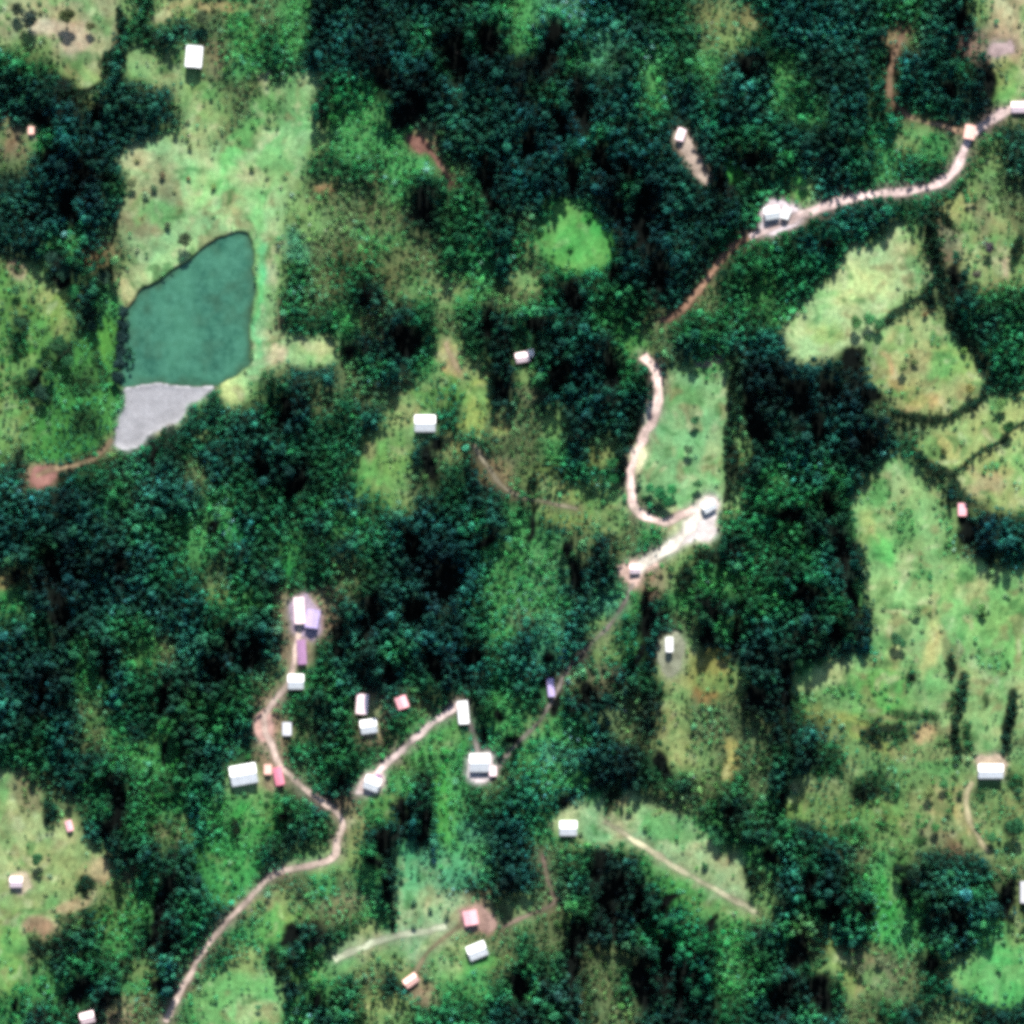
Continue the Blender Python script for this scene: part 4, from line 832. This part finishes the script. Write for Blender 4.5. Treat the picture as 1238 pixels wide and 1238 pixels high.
# the forest goes on beyond the picture's edge
ox, oy = np.meshgrid(np.arange(-330, 1570, 11.0), np.arange(-330, 1570, 11.0)); ox = (ox + rng.uniform(-5, 5, ox.shape)).ravel(); oy = (oy + rng.uniform(-5, 5, oy.shape)).ravel()
ok = ((ox < -MARG) | (ox > 1238 + MARG) | (oy < -MARG) | (oy > 1238 + MARG)) & (rng.random(len(ox)) < .9)
for x, y in zip(ox[ok], oy[ok]):
    r = rng.uniform(2.2, 4.2)
    items.append([x, y, r, int(rng.choice([0, 1, 2, 3, 5, 6])), rng.uniform(.9, 1.4), np.clip(ccol((36, 104, 70)) * math.exp(rng.normal(0, .35)), .003, .4), 'forest'])
# bushes in the open and on the ragged edges
nb = 16000
bx = rng.uniform(-MARG, 1238 + MARG, nb); by = rng.uniform(-MARG, 1238 + MARG, nb)
bd = samp(DENS, bx, by); bc = samp(CRW, bx, by); bgd = samp(GRD, bx, by); br = rng.uniform(.8, 2.2, nb); bt = samp(TONE, bx, by); bu = rng.random(nb)
roadm = np.max(np.stack([blur((m > .3).astype(float), 0) for m in RMASK + CMASK + [PONDM]]), 0); bo = samp(roadm, bx, by)
bushes = []
for k in range(nb):
    pr = .04 + 1.5 * bd[k] * (1 - bd[k] * .7) + (.06 if bt[k] > .2 else 0)
    if bd[k] < .03: pr = .03
    if bu[k] > pr or bo[k] > .25: continue
    r = br[k]
    if not near_ok(bx[k] * M_PX, by[k] * M_PX, r, .7) or not house_clear(bx[k], by[k], r): continue
    t = (bc[k] * .35 + bgd[k] * .75) * math.exp(rng.normal(.15, .35)) * np.array([1 + rng.normal(0, .12), 1, 1 + rng.normal(0, .1)])
    bushes.append([bx[k], by[k], r, BUSH0 + int(rng.integers(3)), .65, np.clip(t, .006, .35)]); put(bx[k] * M_PX, by[k] * M_PX, r)
print('TREES', len(items), 'BUSHES', len(bushes))

def inframe(it): return 4 < it[0] < 1234 and 4 < it[1] < 1234
traced = [it for it in items if it[6] == 'traced']
rest = [it for it in items if it[6] != 'traced']
vis = sorted([it for it in rest if inframe(it)], key=lambda it: -it[2])
NSINGLE = 295 - len(traced)
single = vis[:NSINGLE]; ids = {id(i) for i in single}
mass = [it for it in rest if id(it) not in ids]

# landmarks used to say which tree is which
LAND = [(225,390,'the green pond'),(195,505,'the grey bank'),(50,572,'the red soil clearing'),(235,69,'the lone upper white house'),(250,230,'the pale pond meadow'),(80,40,'the upper corner field'),(514,512,'the white scrub house'),(634,431,'the small blush forest house'),
 (295,936,'the biggest white building'),(358,824,'the square white roadside house'),(372,745,'the lilac roofed sheds'),(442,865,'the pair of forest houses'),(486,849,'the lone pink roof'),(560,860,'the long white barn'),(580,925,'the speckled farmyard'),(450,947,'the white farm block'),(666,831,'the slim lilac shed'),(809,779,'the slim white shed'),
 (687,1001,'the square meadow house'),(577,1149,'the tilted white house'),(497,1185,'the salmon shed'),(1197,932,'the wide white house'),(938,264,'the white compound'),(1172,160,'the road end house'),(838,190,'the tan bare strip'),(50,1060,'the lower corner field'),(106,1228,'the bottom edge house'),(1163,615,'the little pink hut'),(1236,1080,'the pale grey barn'),
 (856,610,'the quarry yard'),(770,690,'the horseshoe clearing'),(695,290,'the lush forest glade'),(835,530,'the central meadow'),(1040,350,'the brightest field'),(1115,435,'the tan salmon field'),(1195,570,'the olive field'),(1120,720,'the big green pasture'),(1195,1175,'the vivid corner pasture'),(840,1060,'the cream track'),(510,175,'the red soil scar'),(395,150,'the bright green thicket'),(830,355,'the brown road'),(270,1120,'the lower winding road'),(505,1110,'the hillside meadow'),(660,1085,'the hooked reddish track'),(1075,90,'the dim forest track'),(965,975,'the round yellow glade'),(280,1210,'the bottom edge meadow'),(1050,1175,'the brown scrub round'),(640,690,'the pale forest patch'),(1040,60,'the brown track glade')]
DIRS = ['east', 'north-east', 'north', 'north-west', 'west', 'south-west', 'south', 'south-east']
ORD = ['nearest', 'second nearest', 'third nearest', 'fourth nearest', 'fifth nearest', 'sixth nearest', 'seventh nearest', 'eighth nearest', 'ninth nearest', 'tenth nearest']
def colour_word(t):
    r_, g_, b_ = t; v = g_
    if v > .22: w = 'bright '
    elif v > .11: w = 'mid '
    elif v > .06: w = 'deep '
    else: w = 'blackish '
    return w + ('teal' if b_ > .62 * g_ else 'olive' if r_ > .55 * g_ else 'green')
def describe(its):
    groups = {}
    for it in its:
        best = min(LAND, key=lambda L: (L[0] - it[0]) ** 2 + (L[1] - it[1]) ** 2)
        dx, dy = it[0] - best[0], best[1] - it[1]; dist = math.hypot(dx, dy)
        k = DIRS[int(round(math.degrees(math.atan2(dy, dx)) / 45)) % 8]
        size = 'small' if it[2] < 3.2 else 'medium' if it[2] < 4.6 else 'broad'
        noun = 'bush' if it[3] >= BUSH0 else 'tree'
        groups.setdefault((best[2], k, noun), []).append((dist, f'{size} {colour_word(it[5])} {noun}', it))
    lab = {}
    for (lm, k, noun), L in groups.items():
        L.sort(key=lambda e: e[0])
        for q, (d, s, it) in enumerate(L):
            tail = '' if len(L) == 1 else f', {ORD[min(q, 9)]}'
            lab[id(it)] = f'{s} {k} of {lm}' + tail
    return lab
labels = describe(traced + single)
def single_tree(it, first=[True]):
    px, py, r, var, st, t = it[:6]
    x, y, z = place(px, py)
    bush = var >= BUSH0
    e = bpy.data.objects.new('bush' if bush else 'broadleaf_tree', None); C.objects.link(e)
    e.location = (x, y, z); e.rotation_euler = (0, 0, random.uniform(0, 6.28)); e.scale = (r, r, r * st)
    tag(e, labels[id(it)], 'bush' if bush else 'tree', 'bushes in the meadows' if bush else 'single trees standing out of the canopy')
    tm, cm, _ = TREES[var]
    a = bpy.data.objects.new('trunk', tm); C.objects.link(a); a.parent = e
    b = bpy.data.objects.new('crown', cm); C.objects.link(b); b.parent = e
    b['tint'] = [float(v) for v in t]
for it in traced + single: single_tree(it)

# the closed forest and the scrub: uncountable masses, scattered with geometry nodes
lib = bpy.data.collections.new('tree_variants')
for k, (tm, cm, jm) in enumerate(TREES):
    o = bpy.data.objects.new('tree_variant_%02d' % k, jm); lib.objects.link(o)
def scatter(name, its, label):
    me = bpy.data.meshes.new(name); p = np.array([(i[0], i[1]) for i in its]); z = samp(HGT, p[:, 0], p[:, 1]); x, y = world(p[:, 0], p[:, 1], z)
    me.vertices.add(len(its)); me.vertices.foreach_set('co', np.stack([x, y, z], -1).astype(np.float32).ravel())
    def at(nm, ty, key, v):
        a = me.attributes.new(nm, ty, 'POINT'); a.data.foreach_set(key, np.ascontiguousarray(v).ravel())
    at('variant', 'INT', 'value', np.array([i[3] for i in its], np.int32))
    r = np.array([i[2] for i in its]); s = np.array([i[4] for i in its])
    at('size', 'FLOAT_VECTOR', 'vector', np.stack([r, r, r * s], -1).astype(np.float32))
    at('turn', 'FLOAT_VECTOR', 'vector', np.stack([r * 0, r * 0, rng.uniform(0, 6.28, len(r))], -1).astype(np.float32))
    at('tint', 'FLOAT_VECTOR', 'vector', np.array([i[5] for i in its], np.float32))
    o = bpy.data.objects.new(name, me); link(o)
    ng = bpy.data.node_groups.new(name + '_scatter', 'GeometryNodeTree')
    ng.interface.new_socket('Geometry', in_out='INPUT', socket_type='NodeSocketGeometry'); ng.interface.new_socket('Geometry', in_out='OUTPUT', socket_type='NodeSocketGeometry')
    N_ = ng.nodes; gi = N_.new('NodeGroupInput'); go = N_.new('NodeGroupOutput')
    ci = N_.new('GeometryNodeCollectionInfo'); ci.inputs['Collection'].default_value = lib; ci.inputs['Separate Children'].default_value = True; ci.inputs['Reset Children'].default_value = True
    ip = N_.new('GeometryNodeInstanceOnPoints'); ip.inputs['Pick Instance'].default_value = True
    def na(nm, ty):
        q = N_.new('GeometryNodeInputNamedAttribute'); q.data_type = ty; q.inputs['Name'].default_value = nm; return q.outputs[0]
    Lk = ng.links.new
    Lk(gi.outputs[0], ip.inputs['Points']); Lk(ci.outputs[0], ip.inputs['Instance'])
    Lk(na('variant', 'INT'), ip.inputs['Instance Index']); Lk(na('size', 'FLOAT_VECTOR'), ip.inputs['Scale']); Lk(na('turn', 'FLOAT_VECTOR'), ip.inputs['Rotation'])
    Lk(ip.outputs[0], go.inputs[0])
    md = o.modifiers.new('scatter', 'NODES'); md.node_group = ng
    tag(o, label, 'forest' if name == 'forest' else 'undergrowth', kind='stuff')
    return o
scatter('forest', mass, 'closed dark green forest canopy covering the hills between the fields')
scatter('undergrowth', bushes, 'low scrub scattered over the meadows and forest edges')
